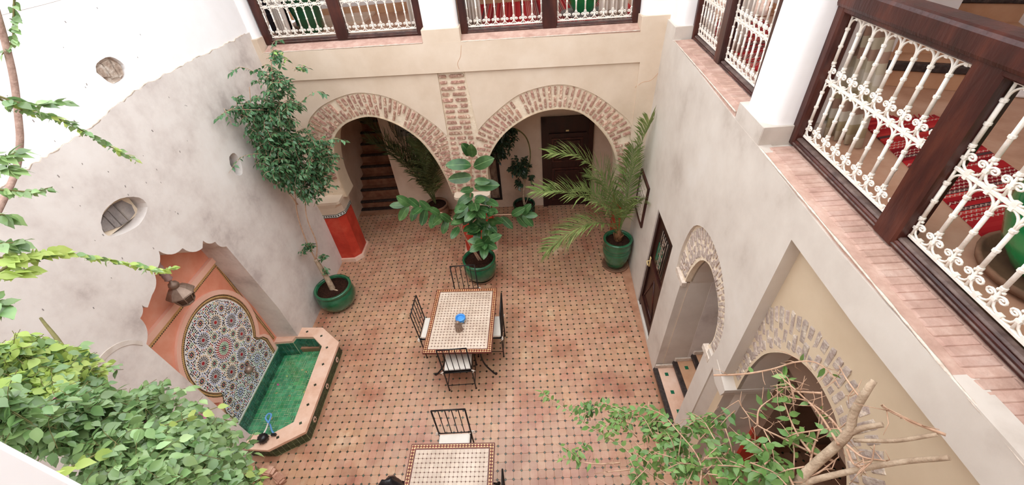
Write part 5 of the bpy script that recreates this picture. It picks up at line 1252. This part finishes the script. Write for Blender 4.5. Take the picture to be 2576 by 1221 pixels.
# ---- clipped schefflera behind the right arch, with a bent stem
LD = [leaf_mesh(.42, .15, .15, leaf_dark, .9, k+11) for k in range(3)]
sch = pot('potted_schefflera', 'dark clipped schefflera with a bent stem in a small green pot behind the right arch', (.37,.95,0), [(x*.78, z*.86) for x, z in bowl[:0]+round_pot], .34, .195, m=glaze_dk)
P = Plant(sch)
b = MB(); b.tube(cat_rom([(.38,.95,.33),(.37,.97,.6),(.42,1.0,1.0)], 5), .026, 7); b.tube(cat_rom([(.39,.95,.33),(.48,.98,.55),(.52,1.0,.8)], 4), .009, 5); b.build('trunk', bark, sch)
P.twig(cat_rom([(.5,1.02,1.1),(.56,1.02,1.5),(.5,.98,1.85),(.33,.95,2.05),(.18,.9,2.08)], 6), .014, .011, 6)
crown(P, [((.34,.98,1.24),(.24,.22,.22)),((.3,.95,.86),(.12,.12,.14)),((.55,1.0,1.0),(.07,.08,.2))], 110, .09, 7, .085, LD, .3)
crown(P, [((.12,.9,1.95),(.25,.2,.26)),((-.02,.88,1.7),(.24,.18,.26)),((.2,.9,2.1),(.15,.12,.12))], 120, .09, 7, .085, LD, .5)
P.done(twig_g, 250)
# ================================================================== NEAR PLANTS
LB = [leaf_mesh(.66, .18, .14, leaf_boug, .85, k+31) for k in range(3)]; LL = [leaf_mesh(.66, .18, .14, leaf_lime, .85, k+41) for k in range(3)]
BOUG_G = [((-0.841, -5.785, 4.459),(0.09,0.09,0.072)),((-0.852, -5.777, 4.39),(0.11,0.11,0.088)),((-0.831, -5.738, 4.298),(0.13,0.13,0.104)),((-0.908, -5.603, 4.138),(0.11,0.11,0.088)),((-0.716, -5.816, 4.289),(0.13,0.13,0.104)),((-0.822, -5.648, 4.026),(0.14,0.14,0.112)),((-0.853, -5.557, 3.812),(0.12,0.12,0.096)),((-0.685, -5.759, 4.064),(0.15,0.15,0.12)),((-0.705, -5.678, 3.842),(0.12,0.12,0.096)),((-1.021, -5.472, 4.02),(0.08,0.08,0.064)),((-0.635, -5.859, 4.262),(0.12,0.12,0.096)),((-1.032, -5.423, 3.903),(0.038,0.038,0.03)),((-0.648, -5.683, 3.799),(0.07,0.07,0.056)),((-0.561, -5.874, 4.257),(0.12,0.12,0.096)),((-0.585, -5.808, 4.029),(0.12,0.12,0.096)),((-0.971, -5.589, 4.221),(0.09,0.09,0.072)),((-0.871, -5.72, 4.358),(0.09,0.09,0.072)),((-0.939, -5.485, 3.853),(0.08,0.08,0.064)),((-0.78, -5.818, 4.537),(0.08,0.08,0.064))]
BOUG_NG = 800
BOUG_L = [((-1.173, -5.519, 4.368),(0.09,0.09,0.072)),((-1.131, -5.521, 4.302),(0.1,0.1,0.08)),((-1.164, -5.446, 4.215),(0.06,0.06,0.048)),((-1.102, -5.622, 4.38),(0.1,0.1,0.08)),((-1.123, -5.581, 4.444),(0.08,0.08,0.064)),((-1.024, -5.64, 4.348),(0.09,0.09,0.072)),((-1.059, -5.555, 4.268),(0.06,0.06,0.048)),((-1.171, -5.431, 4.142),(0.038,0.038,0.03))]
BOUG_NL = 320
BOUG_S = [([(-0.596, -6.005, 4.548),(-0.67, -5.921, 4.428),(-0.694, -5.827, 4.338),(-0.713, -5.731, 4.25),(-0.711, -5.642, 4.144),(-0.683, -5.528, 4.036)],24,LL),([(-0.997, -5.625, 4.32),(-1.09, -5.533, 4.235),(-1.141, -5.455, 4.176),(-1.186, -5.373, 4.115)],18,LL),([(-0.991, -5.484, 3.981),(-1.017, -5.384, 3.912),(-1.02, -5.339, 3.867)],10,LB),([(-0.902, -5.527, 3.87),(-0.906, -5.439, 3.777),(-0.875, -5.412, 3.696)],12,LB),([(-0.743, -5.622, 3.829),(-0.75, -5.55, 3.733),(-0.751, -5.471, 3.706)],10,LB),([(-0.881, -5.553, 3.983),(-0.908, -5.509, 3.96),(-0.921, -5.457, 3.926)],8,LB),([(-0.642, -5.703, 3.851),(-0.618, -5.665, 3.785),(-0.589, -5.69, 3.756)],8,LL),([(-0.919, -5.694, 4.264),(-0.935, -5.582, 4.181),(-0.948, -5.491, 4.089)],16,LB)]
BOUG_T = [(-0.913, -5.691, 4.097),(-0.969, -5.64, 4.187),(-1.022, -5.592, 4.231),(-1.049, -5.576, 4.241)]
BOUG_F = [(-0.883, -5.716, 4.377),(-0.881, -5.616, 4.102),(-0.867, -5.622, 4.084),(-0.82, -5.53, 3.939),(-0.882, -5.677, 4.228)]
VINE0 = (-1.848, -4.789, 4.578)
VINE_STEM = [(-1.731, -4.296, 5.224),(-1.762, -4.35, 5.068),(-1.79, -4.413, 4.92),(-1.821, -4.494, 4.771),(-1.839, -4.55, 4.682),(-1.867, -4.63, 4.585),(-1.825, -4.782, 4.53),(-1.792, -4.972, 4.456)]
VINE_S = [([(-1.541, -4.739, 4.959),(-1.536, -4.679, 4.867),(-1.564, -4.575, 4.801),(-1.591, -4.484, 4.701),(-1.574, -4.432, 4.592),(-1.577, -4.344, 4.456)],99,LB+LL[:1],0.038),([(-1.531, -4.729, 4.947),(-1.493, -4.697, 4.897),(-1.495, -4.628, 4.87),(-1.482, -4.544, 4.846)],28,LB,0.055),([(-1.526, -4.996, 4.695),(-1.492, -4.963, 4.663),(-1.462, -4.933, 4.637),(-1.466, -4.864, 4.612)],25,LB,0.04),([(-1.387, -5.296, 4.515),(-1.428, -5.178, 4.483),(-1.424, -5.095, 4.448),(-1.414, -5.028, 4.388),(-1.426, -4.938, 4.281),(-1.424, -4.85, 4.16),(-1.43, -4.771, 4.047),(-1.452, -4.673, 3.984)],153,LL+LB[:1],0.038),([(-1.461, -5.2, 4.525),(-1.416, -5.152, 4.489),(-1.41, -5.075, 4.447)],32,LL,0.06),([(-1.464, -5.177, 4.563),(-1.436, -5.143, 4.547),(-1.416, -5.123, 4.529)],19,LB,0.06),([(-1.387, -5.296, 4.515),(-1.401, -5.24, 4.48),(-1.412, -5.181, 4.444)],19,LL,0.06),([(-1.461, -5.115, 4.65),(-1.437, -5.085, 4.635),(-1.43, -5.082, 4.623)],8,LB,0.06),([(-1.392, -5.355, 4.46),(-1.372, -5.342, 4.433),(-1.365, -5.351, 4.412)],8,LB,0.06),([(-1.508, -4.922, 4.795),(-1.486, -4.901, 4.773),(-1.497, -4.833, 4.763)],16,LB,0.06),([(-1.517, -4.956, 4.748),(-1.493, -4.927, 4.737),(-1.473, -4.907, 4.719)],16,LB,0.055),([(-1.673, -4.234, 5.239),(-1.714, -4.286, 5.145),(-1.746, -4.333, 5.062)],19,LB[:1],0.045),([(-1.735, -4.318, 5.074),(-1.765, -4.359, 5.038),(-1.785, -4.386, 5.017)],9,LB[:1],0.038)]
TREE_B = [([(1.35,-6.0,0),(1.38,-5.98,1.2),(1.42,-5.88,2.3),(1.5,-5.7,3.05),(1.562, -5.611, 3.367),(1.622, -5.57, 3.44),(1.706, -5.527, 3.612),(1.729, -5.477, 3.691),(1.741, -5.451, 3.81),(1.768, -5.428, 3.844)],0.029,0.012),([(1.719, -5.524, 3.622),(1.744, -5.53, 3.677),(1.782, -5.544, 3.726)],0.013,0.01),([(1.545, -5.618, 3.356),(1.662, -5.622, 3.469),(1.801, -5.646, 3.631),(1.878, -5.693, 3.782)],0.014,0.009),([(1.72, -5.549, 3.612),(1.794, -5.599, 3.711),(1.863, -5.63, 3.823)],0.008,0.007)]
TREE_T = [([(1.681, -5.57, 3.476),(1.647, -5.509, 3.418),(1.611, -5.423, 3.348),(1.537, -5.322, 3.294),(1.517, -5.225, 3.27),(1.505, -5.185, 3.286)],0),([(1.602, -5.592, 3.396),(1.652, -5.503, 3.436),(1.725, -5.406, 3.487),(1.752, -5.304, 3.558)],0),([(1.674, -5.551, 3.58),(1.697, -5.395, 3.538),(1.676, -5.287, 3.517),(1.646, -5.178, 3.495),(1.636, -5.151, 3.505)],0),([(1.417, -5.055, 3.319),(1.549, -5.084, 3.366),(1.644, -5.123, 3.462),(1.714, -5.149, 3.557),(1.782, -5.174, 3.588),(1.823, -5.232, 3.583),(1.827, -5.298, 3.575)],4),([(1.702, -5.539, 3.604),(1.724, -5.418, 3.545),(1.695, -5.323, 3.509),(1.662, -5.269, 3.452),(1.618, -5.228, 3.449)],5),([(1.75, -5.311, 3.553),(1.688, -5.254, 3.477),(1.649, -5.226, 3.469),(1.63, -5.209, 3.467)],0),([(1.679, -5.29, 3.452),(1.676, -5.211, 3.494),(1.667, -5.185, 3.504)],6),([(1.632, -5.521, 3.441),(1.633, -5.44, 3.414),(1.645, -5.358, 3.397),(1.64, -5.294, 3.426),(1.631, -5.237, 3.452)],8),([(1.537, -5.322, 3.294),(1.561, -5.262, 3.335),(1.626, -5.231, 3.388)],6),([(1.692, -5.569, 3.584),(1.698, -5.623, 3.566),(1.714, -5.644, 3.634),(1.714, -5.611, 3.711)],0),([(1.696, -5.557, 3.592),(1.716, -5.612, 3.609),(1.755, -5.649, 3.661)],0),([(1.564, -5.605, 3.37),(1.626, -5.598, 3.432),(1.688, -5.572, 3.517)],0),([(1.704, -5.533, 3.608),(1.704, -5.481, 3.567),(1.613, -5.445, 3.463),(1.578, -5.441, 3.42)],8),([(1.741, -5.451, 3.81),(1.75, -5.443, 3.751),(1.756, -5.355, 3.736),(1.745, -5.303, 3.759)],0),([(1.879, -5.638, 3.834),(1.818, -5.574, 3.81),(1.774, -5.521, 3.8),(1.764, -5.504, 3.8)],0),([(1.322, -5.469, 2.747),(1.122, -5.29, 2.645),(0.994, -5.043, 2.5),(0.839, -4.874, 2.388),(0.713, -4.723, 2.339),(0.559, -4.554, 2.252),(0.489, -4.498, 2.283)],26),([(0.971, -5.158, 2.502),(0.824, -5.134, 2.436),(0.672, -5.084, 2.389),(0.566, -5.042, 2.347)],8),([(1.055, -5.216, 2.549),(0.956, -5.217, 2.53),(0.799, -5.202, 2.461)],0),([(1.214, -5.402, 2.737),(1.238, -5.235, 2.752),(1.188, -5.022, 2.664),(1.041, -4.799, 2.514),(0.894, -4.687, 2.435)],26),([(1.368, -5.607, 3.163),(1.399, -5.487, 3.161),(1.399, -5.291, 3.068),(1.412, -5.133, 2.971),(1.375, -5.063, 2.933)],22),([(1.272, -5.495, 2.943),(1.335, -5.327, 2.914),(1.288, -5.104, 2.825),(1.226, -4.99, 2.805),(1.112, -4.882, 2.715)],24),([(1.502, -5.684, 3.429),(1.501, -5.57, 3.41),(1.468, -5.432, 3.33),(1.421, -5.352, 3.285)],26),([(1.513, -5.621, 3.397),(1.432, -5.604, 3.421),(1.376, -5.546, 3.359)],16)]
TREE_C = [((0.83, -4.73, 2.403),(0.1,0.1,0.08)),((1.036, -4.833, 2.495),(0.13,0.13,0.104)),((1.192, -5.001, 2.675),(0.13,0.13,0.104)),((1.289, -5.142, 2.751),(0.14,0.14,0.112)),((1.381, -5.133, 2.901),(0.11,0.11,0.088)),((1.139, -5.203, 2.683),(0.11,0.11,0.088)),((1.248, -5.351, 2.876),(0.13,0.13,0.104)),((1.384, -5.399, 3.131),(0.12,0.12,0.096)),((1.328, -5.529, 3.231),(0.11,0.11,0.088)),((1.476, -5.515, 3.359),(0.1,0.1,0.08)),((1.465, -5.61, 3.435),(0.11,0.11,0.088)),((1.403, -5.553, 3.31),(0.09,0.09,0.072)),((1.007, -5.344, 2.709),(0.1,0.1,0.08)),((0.7, -5.065, 2.453),(0.038,0.038,0.03)),((1.631, -5.408, 3.366),(0.038,0.038,0.03)),((1.454, -5.165, 3.031),(0.06,0.06,0.048)),((0.926, -4.97, 2.521),(0.08,0.08,0.064))]
TREE_N = 125
leaf_pk = leaf_mesh(.8, .2, .1, pink, .9, 3)
leaf_near = mat("near_fig_leaf", [(.3,(86,124,64)),(.55,(116,152,82)),(.8,(148,176,104))], 5, 3, .32, .45, rand=.22, trans=.25)
stone_kerb = mat("pink_kerb_stone", [(.3,(160,116,96)),(.5,(196,152,128)),(.7,(214,176,154))], 8, 6, .9, .15, .7, 24)
soil_bed = mat("sandy_bed_soil", [(.3,(120,86,66)),(.6,(166,128,102)),(.8,(190,152,124))], 9, 6, .95, .1, .6, 30)
bg_ = thing('bougainvillea', 'bougainvillea mass with grey green and lime leaves below the viewer at lower left', 'plant', (-1.6,-5.7,0))
P = Plant(bg_)
b = MB(); b.tube(cat_rom([(-1.7,-5.9,0),(-1.65,-5.85,1.4),(-1.5,-5.75,2.8),(-1.4,-5.65,3.5)]+BOUG_T, 6), [.04-.024*k/42 for k in range(43)], 8); b.build('trunk', bark, bg_)
for q in ([(-1.35,-5.62,3.7),(-1.1,-5.5,3.75),(-.9,-5.45,3.6)], [(-1.2,-5.55,4.0),(-1.35,-5.35,4.15),(-1.55,-5.2,4.2)], [(-1.35,-5.62,3.7),(-.95,-5.7,3.85),(-.7,-5.75,3.7)]): P.twig(cat_rom(q, 5), .014, .005, 6)
crown(P, BOUG_G, BOUG_NG, .11, 10, .037, LB, .35, tr_=.0011)
crown(P, BOUG_L, BOUG_NL, .11, 10, .037, LL+LL[:2]+LB[:2], .35, tr_=.0011)
for q, n, ms in BOUG_S:
    pts = cat_rom(q, 6); P.twig(pts, .0035, .0015, 5); spray(P, pts, n, .042, ms, spread=.7, droop=.1)
for (x, y, z) in BOUG_F:
    for k in range(3):
        a = 2*pi*k/3; P.leaf((x, y, z), V((cos(a), sin(a), .6)), V((0,0,1)), .035, leaf_pk)
P.done(twig_g, 290)

vn = thing('hanging_vine', 'bare vine stem with leafy lime green shoots hanging before the left wall', 'plant', VINE0)
P = Plant(vn)
b = MB(); c = cat_rom(VINE_STEM, 8); b.tube(c, [.013]*len(c), 7); b.build('stem', mat('vine_stem', [(.3,(140,112,100)),(.7,(176,148,134))], 30, 4, .85, .15, .3, 80), vn)
for q, n, ms, sz in VINE_S:
    pts = cat_rom(q, 7); P.twig(pts, .005, .002, 5); spray(P, pts, n, sz, ms, spread=.5, droop=.25, jit=.3)
P.done(twig_g, 290)

LW_ = [leaf_mesh(.48, .12, .14, leaf_near, .8, k+61) for k in range(4)]
tr = thing('bare_fig_tree', 'fig tree with pale half bare branches and scattered green leaves at lower right', 'plant', (1.35,-6.0,0))
P = Plant(tr)
b = MB()
for q, r0, r1 in TREE_B:
    c = cat_rom(q, 6); b.tube(c, [r0+(r1-r0)*k/(len(c)-1) for k in range(len(c))], 8)
b.build('trunk', bark, tr)
for q, n in TREE_T:
    pts = cat_rom(q, 6); P.twig(pts, .006, .002, 5)
    for j in range(int(len(pts)*.4)):
        p = rp_.choice(pts[2:]); e = p+rnd(.05); P.twig([p, p.lerp(e, .5)+rnd(.006), e], .0025, .001, 4)
    if n: spray(P, pts, int(n*1.35), .057, LW_, spread=.6, droop=.2, t0=.2)
crown(P, TREE_C, TREE_N, .18, 7, .057, LW_, .25)
P.done(twig_m, 290)

# ---- loose kerb stones of the planting bed at lower left
for k, (x, y, sx, sy, sz, a) in enumerate([(-3.25,-4.12,.22,.1,.10,.1),(-3.0,-4.13,.2,.11,.11,-.2),(-2.82,-4.22,.17,.1,.09,-.6),(-2.68,-4.38,.16,.1,.10,-.8),(-2.58,-4.55,.16,.1,.09,-.9)]):
    bm = bmesh.new(); bmesh.ops.create_cube(bm, size=1); bmesh.ops.bevel(bm, geom=bm.edges[:], offset=.16, segments=2, affect='EDGES')
    M = Matrix.Translation((x, y, sz/2-.01)) @ Matrix.Rotation(a, 4, 'Z'); b = MB()
    b.add([M @ V((v.co.x*sx*rr.uniform(.9,1.1), v.co.y*sy*rr.uniform(.9,1.1), v.co.z*sz*rr.uniform(.92,1.06))) for v in bm.verts], [[v.index for v in f.verts] for f in bm.faces]); bm.free()
    o = b.build('kerb_stone', stone_kerb); tag(o, 'pinkish kerb stone edging the planting bed, '+['first from the left wall', 'second from the left wall', 'third from the left wall', 'fourth from the left wall', 'last of the row, by the lower edge'][k], 'stone', 'kerb stones of the planting bed')
b = MB(); b.prism(XY, [(-3.31,-4.2),(-3.02,-4.21),(-2.88,-4.3),(-2.74,-4.5),(-2.66,-4.8),(-3.31,-4.9)], 0, .03); o = b.build('bed_soil', soil_bed); tag(o, 'bare sandy soil of the planting bed inside the kerb stones', 'soil')

# ================================================================== THINGS IN THE UPPER GALLERIES
glaze_jar = mat('bright_green_glaze', [(.3,(12,112,58)),(.55,(24,142,76)),(.8,(48,160,96))], 4, 4, .2, .5, .1, 12, coat=.5)
jar_p = [(.17,0),(.19,.015),(.27,.12),(.325,.27),(.335,.36),(.31,.46),(.24,.55),(.175,.60),(.16,.64),(.175,.67),(.18,.69),(.165,.70),(.145,.68),(.14,.62)]
JC = (2.87,-4.98,3.863)
jar = thing('green_jar', 'big green glazed jar with dried stems behind the nearest railing', 'jar', JC)
b = MB(); b.lathe([(r_, z+.02) for r_, z in jar_p], JC, 40); b.build('body', glaze_jar, jar); b = MB(); b.lathe([(.22,0),(.30,.01),(.31,.045),(.29,.045),(.27,.02),(0,.02)], JC, 30); b.build('saucer', clay, jar)
b = MB()
for k in range(40):
    a = rp_.uniform(0, 2*pi); r = rp_.uniform(.02,.1); p = V((JC[0]+r*cos(a), JC[1]+r*sin(a), JC[2]+.55)); q = p+V((cos(a)*.12+rp_.gauss(0,.06), sin(a)*.12+rp_.gauss(0,.06), rp_.uniform(.2,.42))); b.tube([p, p.lerp(q,.6)+rnd(.015), q], [.007,.006,.003], 4)
b.build('dried_stems', straw, jar)
def rug(name, label, poly, ang, z, group=None):
    cx = sum(p[0] for p in poly)/len(poly); cy = sum(p[1] for p in poly)/len(poly); c, s = cos(-ang), sin(-ang)
    lp = [((x-cx)*c-(y-cy)*s, (x-cx)*s+(y-cy)*c) for x, y in poly]
    t = thing(name, label, 'rug', (cx, cy, z), ang); b = MB(); b.plate(XY, lp, [], .010, .0); b.build('weave', rug_m, t, local=True)
    b = MB()
    for e in (0, 2):
        p, q = V(lp[e]), V(lp[(e+1) % 4]); n = int((q-p).length/.025); o = (p+q)/2; o = o.normalized()*.06
        for k in range(n): u = p.lerp(q, (k+.5)/n); b.tube([(u.x,u.y,.005), (u.x+o.x+rp_.gauss(0,.012), u.y+o.y+rp_.gauss(0,.012), .004)], .005, 4)
    b.build('fringe', mat('red_fringe', [(170,44,48)], rough=.95), t, local=True)
    return t
rug('kilim_rug', 'red kilim rug with fringe on the right gallery floor by the green jar', [(3.06,-3.22),(3.62,-3.32),(3.35,-4.75),(2.80,-4.66)][::-1], rad(11), 3.851)
rug('kilim_rug', 'long red kilim rug behind the farther right gallery railing', [(2.95,-.1),(3.75,-.2),(3.15,-2.15),(2.75,-3.05),(2.48,-2.9)][:4], rad(10), 3.851)
rug('kilim_rug', 'red kilim rug on the rear gallery floor above the right arch', [(-.35,2.42),(2.35,2.3),(2.25,.42),(-.25,.42)], rad(90), 3.862)
def curtain(name, label, p0, p1, z0, z1, m, folds=7, amp=.05, gather=.6, tilt=(0,0)):
    t = MB(); n = folds*8; p0, p1 = V(p0), V(p1); d = (p1-p0); nrm = V((-d.y, d.x)).normalized(); vs = []; fs = []; R = 14
    for i in range(R+1):
        v = i/R; z = z1+(z0-z1)*v; g = 1-gather*sin(pi*min(1, (1-v)*1.1)*.5)*.5
        for k in range(n+1):
            u = k/n; q = p0.lerp(p1, .5+(u-.5)*g); o = amp*(.6+.6*v)*sin(2*pi*folds*u+.6*sin(v*3)); q = q+nrm*o+V(tilt)*min(1, (1-v)*2.2); vs.append((q.x, q.y, z))
    for i in range(R):
        for k in range(n): fs.append((i*(n+1)+k, i*(n+1)+k+1, (i+1)*(n+1)+k+1, (i+1)*(n+1)+k))
    t.add(vs, fs, 0, True); o = t.build(name, m, recalc=False); so_ = o.modifiers.new('thick', 'SOLIDIFY'); so_.thickness = .004; return tag(o, label, 'curtain')
curtain('curtain', 'striped brown and green curtain behind the nearest railing, beside the white pier', (2.63,-3.36), (2.80,-3.68), 3.86, 5.9, curtain_m, 5, .028, .35, (-.02,.16))
curtain('curtain', 'pale striped curtain at the left end of the rear gallery railing', (-3.22,.75), (-2.98,.62), 3.87, 5.9, curtain_w, 5, .035, .2)
curtain('curtain', 'thin pale curtain beside the middle white pier of the rear gallery', (-1.12,.5), (-.92,.45), 3.87, 5.9, curtain_w, 4, .03, .2)
curtain('curtain', 'pale striped curtain at the left of the red rug railing', (-.30,.42), (-.05,.42), 3.87, 5.9, curtain_w, 5, .03, .2)
curtain('curtain', 'mauve striped curtain at the right end of the rear gallery railing', (1.62,.32), (2.02,.28), 3.87, 5.9, curtain_w, 6, .035, .2)
curtain('curtain', 'striped curtain at the far end of the right gallery railing', (2.82,-1.0), (2.92,-1.45), 3.86, 5.9, curtain_w, 6, .04, .2)
bp_ = thing('backpack', 'black fabric backpack standing on the rear gallery floor at upper left', 'bag', (-3.50,1.42,3.862))
b = MB(); b.box((-3.66,1.32,3.862), (-3.34,1.54,4.45), 0, .07); b.build('body', fabric_blk, bp_); b = MB(); b.box((-3.62,1.26,3.90), (-3.38,1.33,4.2), 0, .03); b.build('pocket', fabric_blk, bp_)
b = MB(); b.tube(cat_rom([(-3.5,1.44,4.43),(-3.5,1.40,4.50),(-3.5,1.36,4.43)], 4), .012, 5); b.build('handle', fabric_blk, bp_)
bc = (-3.0,1.42,3.862)
gpot = pot('gallery_plant', 'plant in a big green pot on the rear gallery floor at upper left', bc, [(.17,0),(.19,.01),(.24,.3),(.27,.46),(.295,.48),(.30,.52),(.275,.53),(.26,.5)], .46, .25)
P = Plant(gpot); P.twig([(bc[0],bc[1],4.3),(bc[0]+.02,bc[1],4.7),(bc[0]+.06,bc[1],5.2)], .03, .02, 8)
crown(P, [((bc[0]+.05,bc[1],5.35),(.3,.3,.3)),((bc[0]-.1,bc[1]-.05,4.42),(.05,.05,.04))], 30, .14, 7, .1, LF+LFy, .3); P.done(bark, 100)
b = MB(); b.box((-3.40,1.72,3.862), (-3.12,1.95,4.22), 0, .02); o = b.build('blue_bin', bluepl); tag(o, 'small blue plastic bin behind the backpack on the rear gallery', 'bin')
jc2 = (1.50,1.02,3.874)
j2 = thing('green_jar', 'green glazed jar on a grey tray in the rear gallery above the right arch', 'jar', jc2)
b = MB(); b.lathe([(r_*.8, z*1.05+.03) for r_, z in jar_p], jc2, 30); b.build('body', glaze_jar, j2); b = MB(); b.lathe([(.26,0),(.34,.008),(.35,.03),(.32,.03),(.3,.02),(0,.025)], jc2, 28); b.build('tray', stone_m, j2)
b = MB()
cab = cat_rom([LW(-3.55,4.98,-.03), LW(-2.9,4.99,-.02), LW(-2.3,5.0,-.02), LW(-1.4,5.05,-.02)], 8); b.tube(cab, .003, 4); o = b.build('wall_cable', cable_m); tag(o, 'thin pale cable strung along the white upper left wall', 'cable')
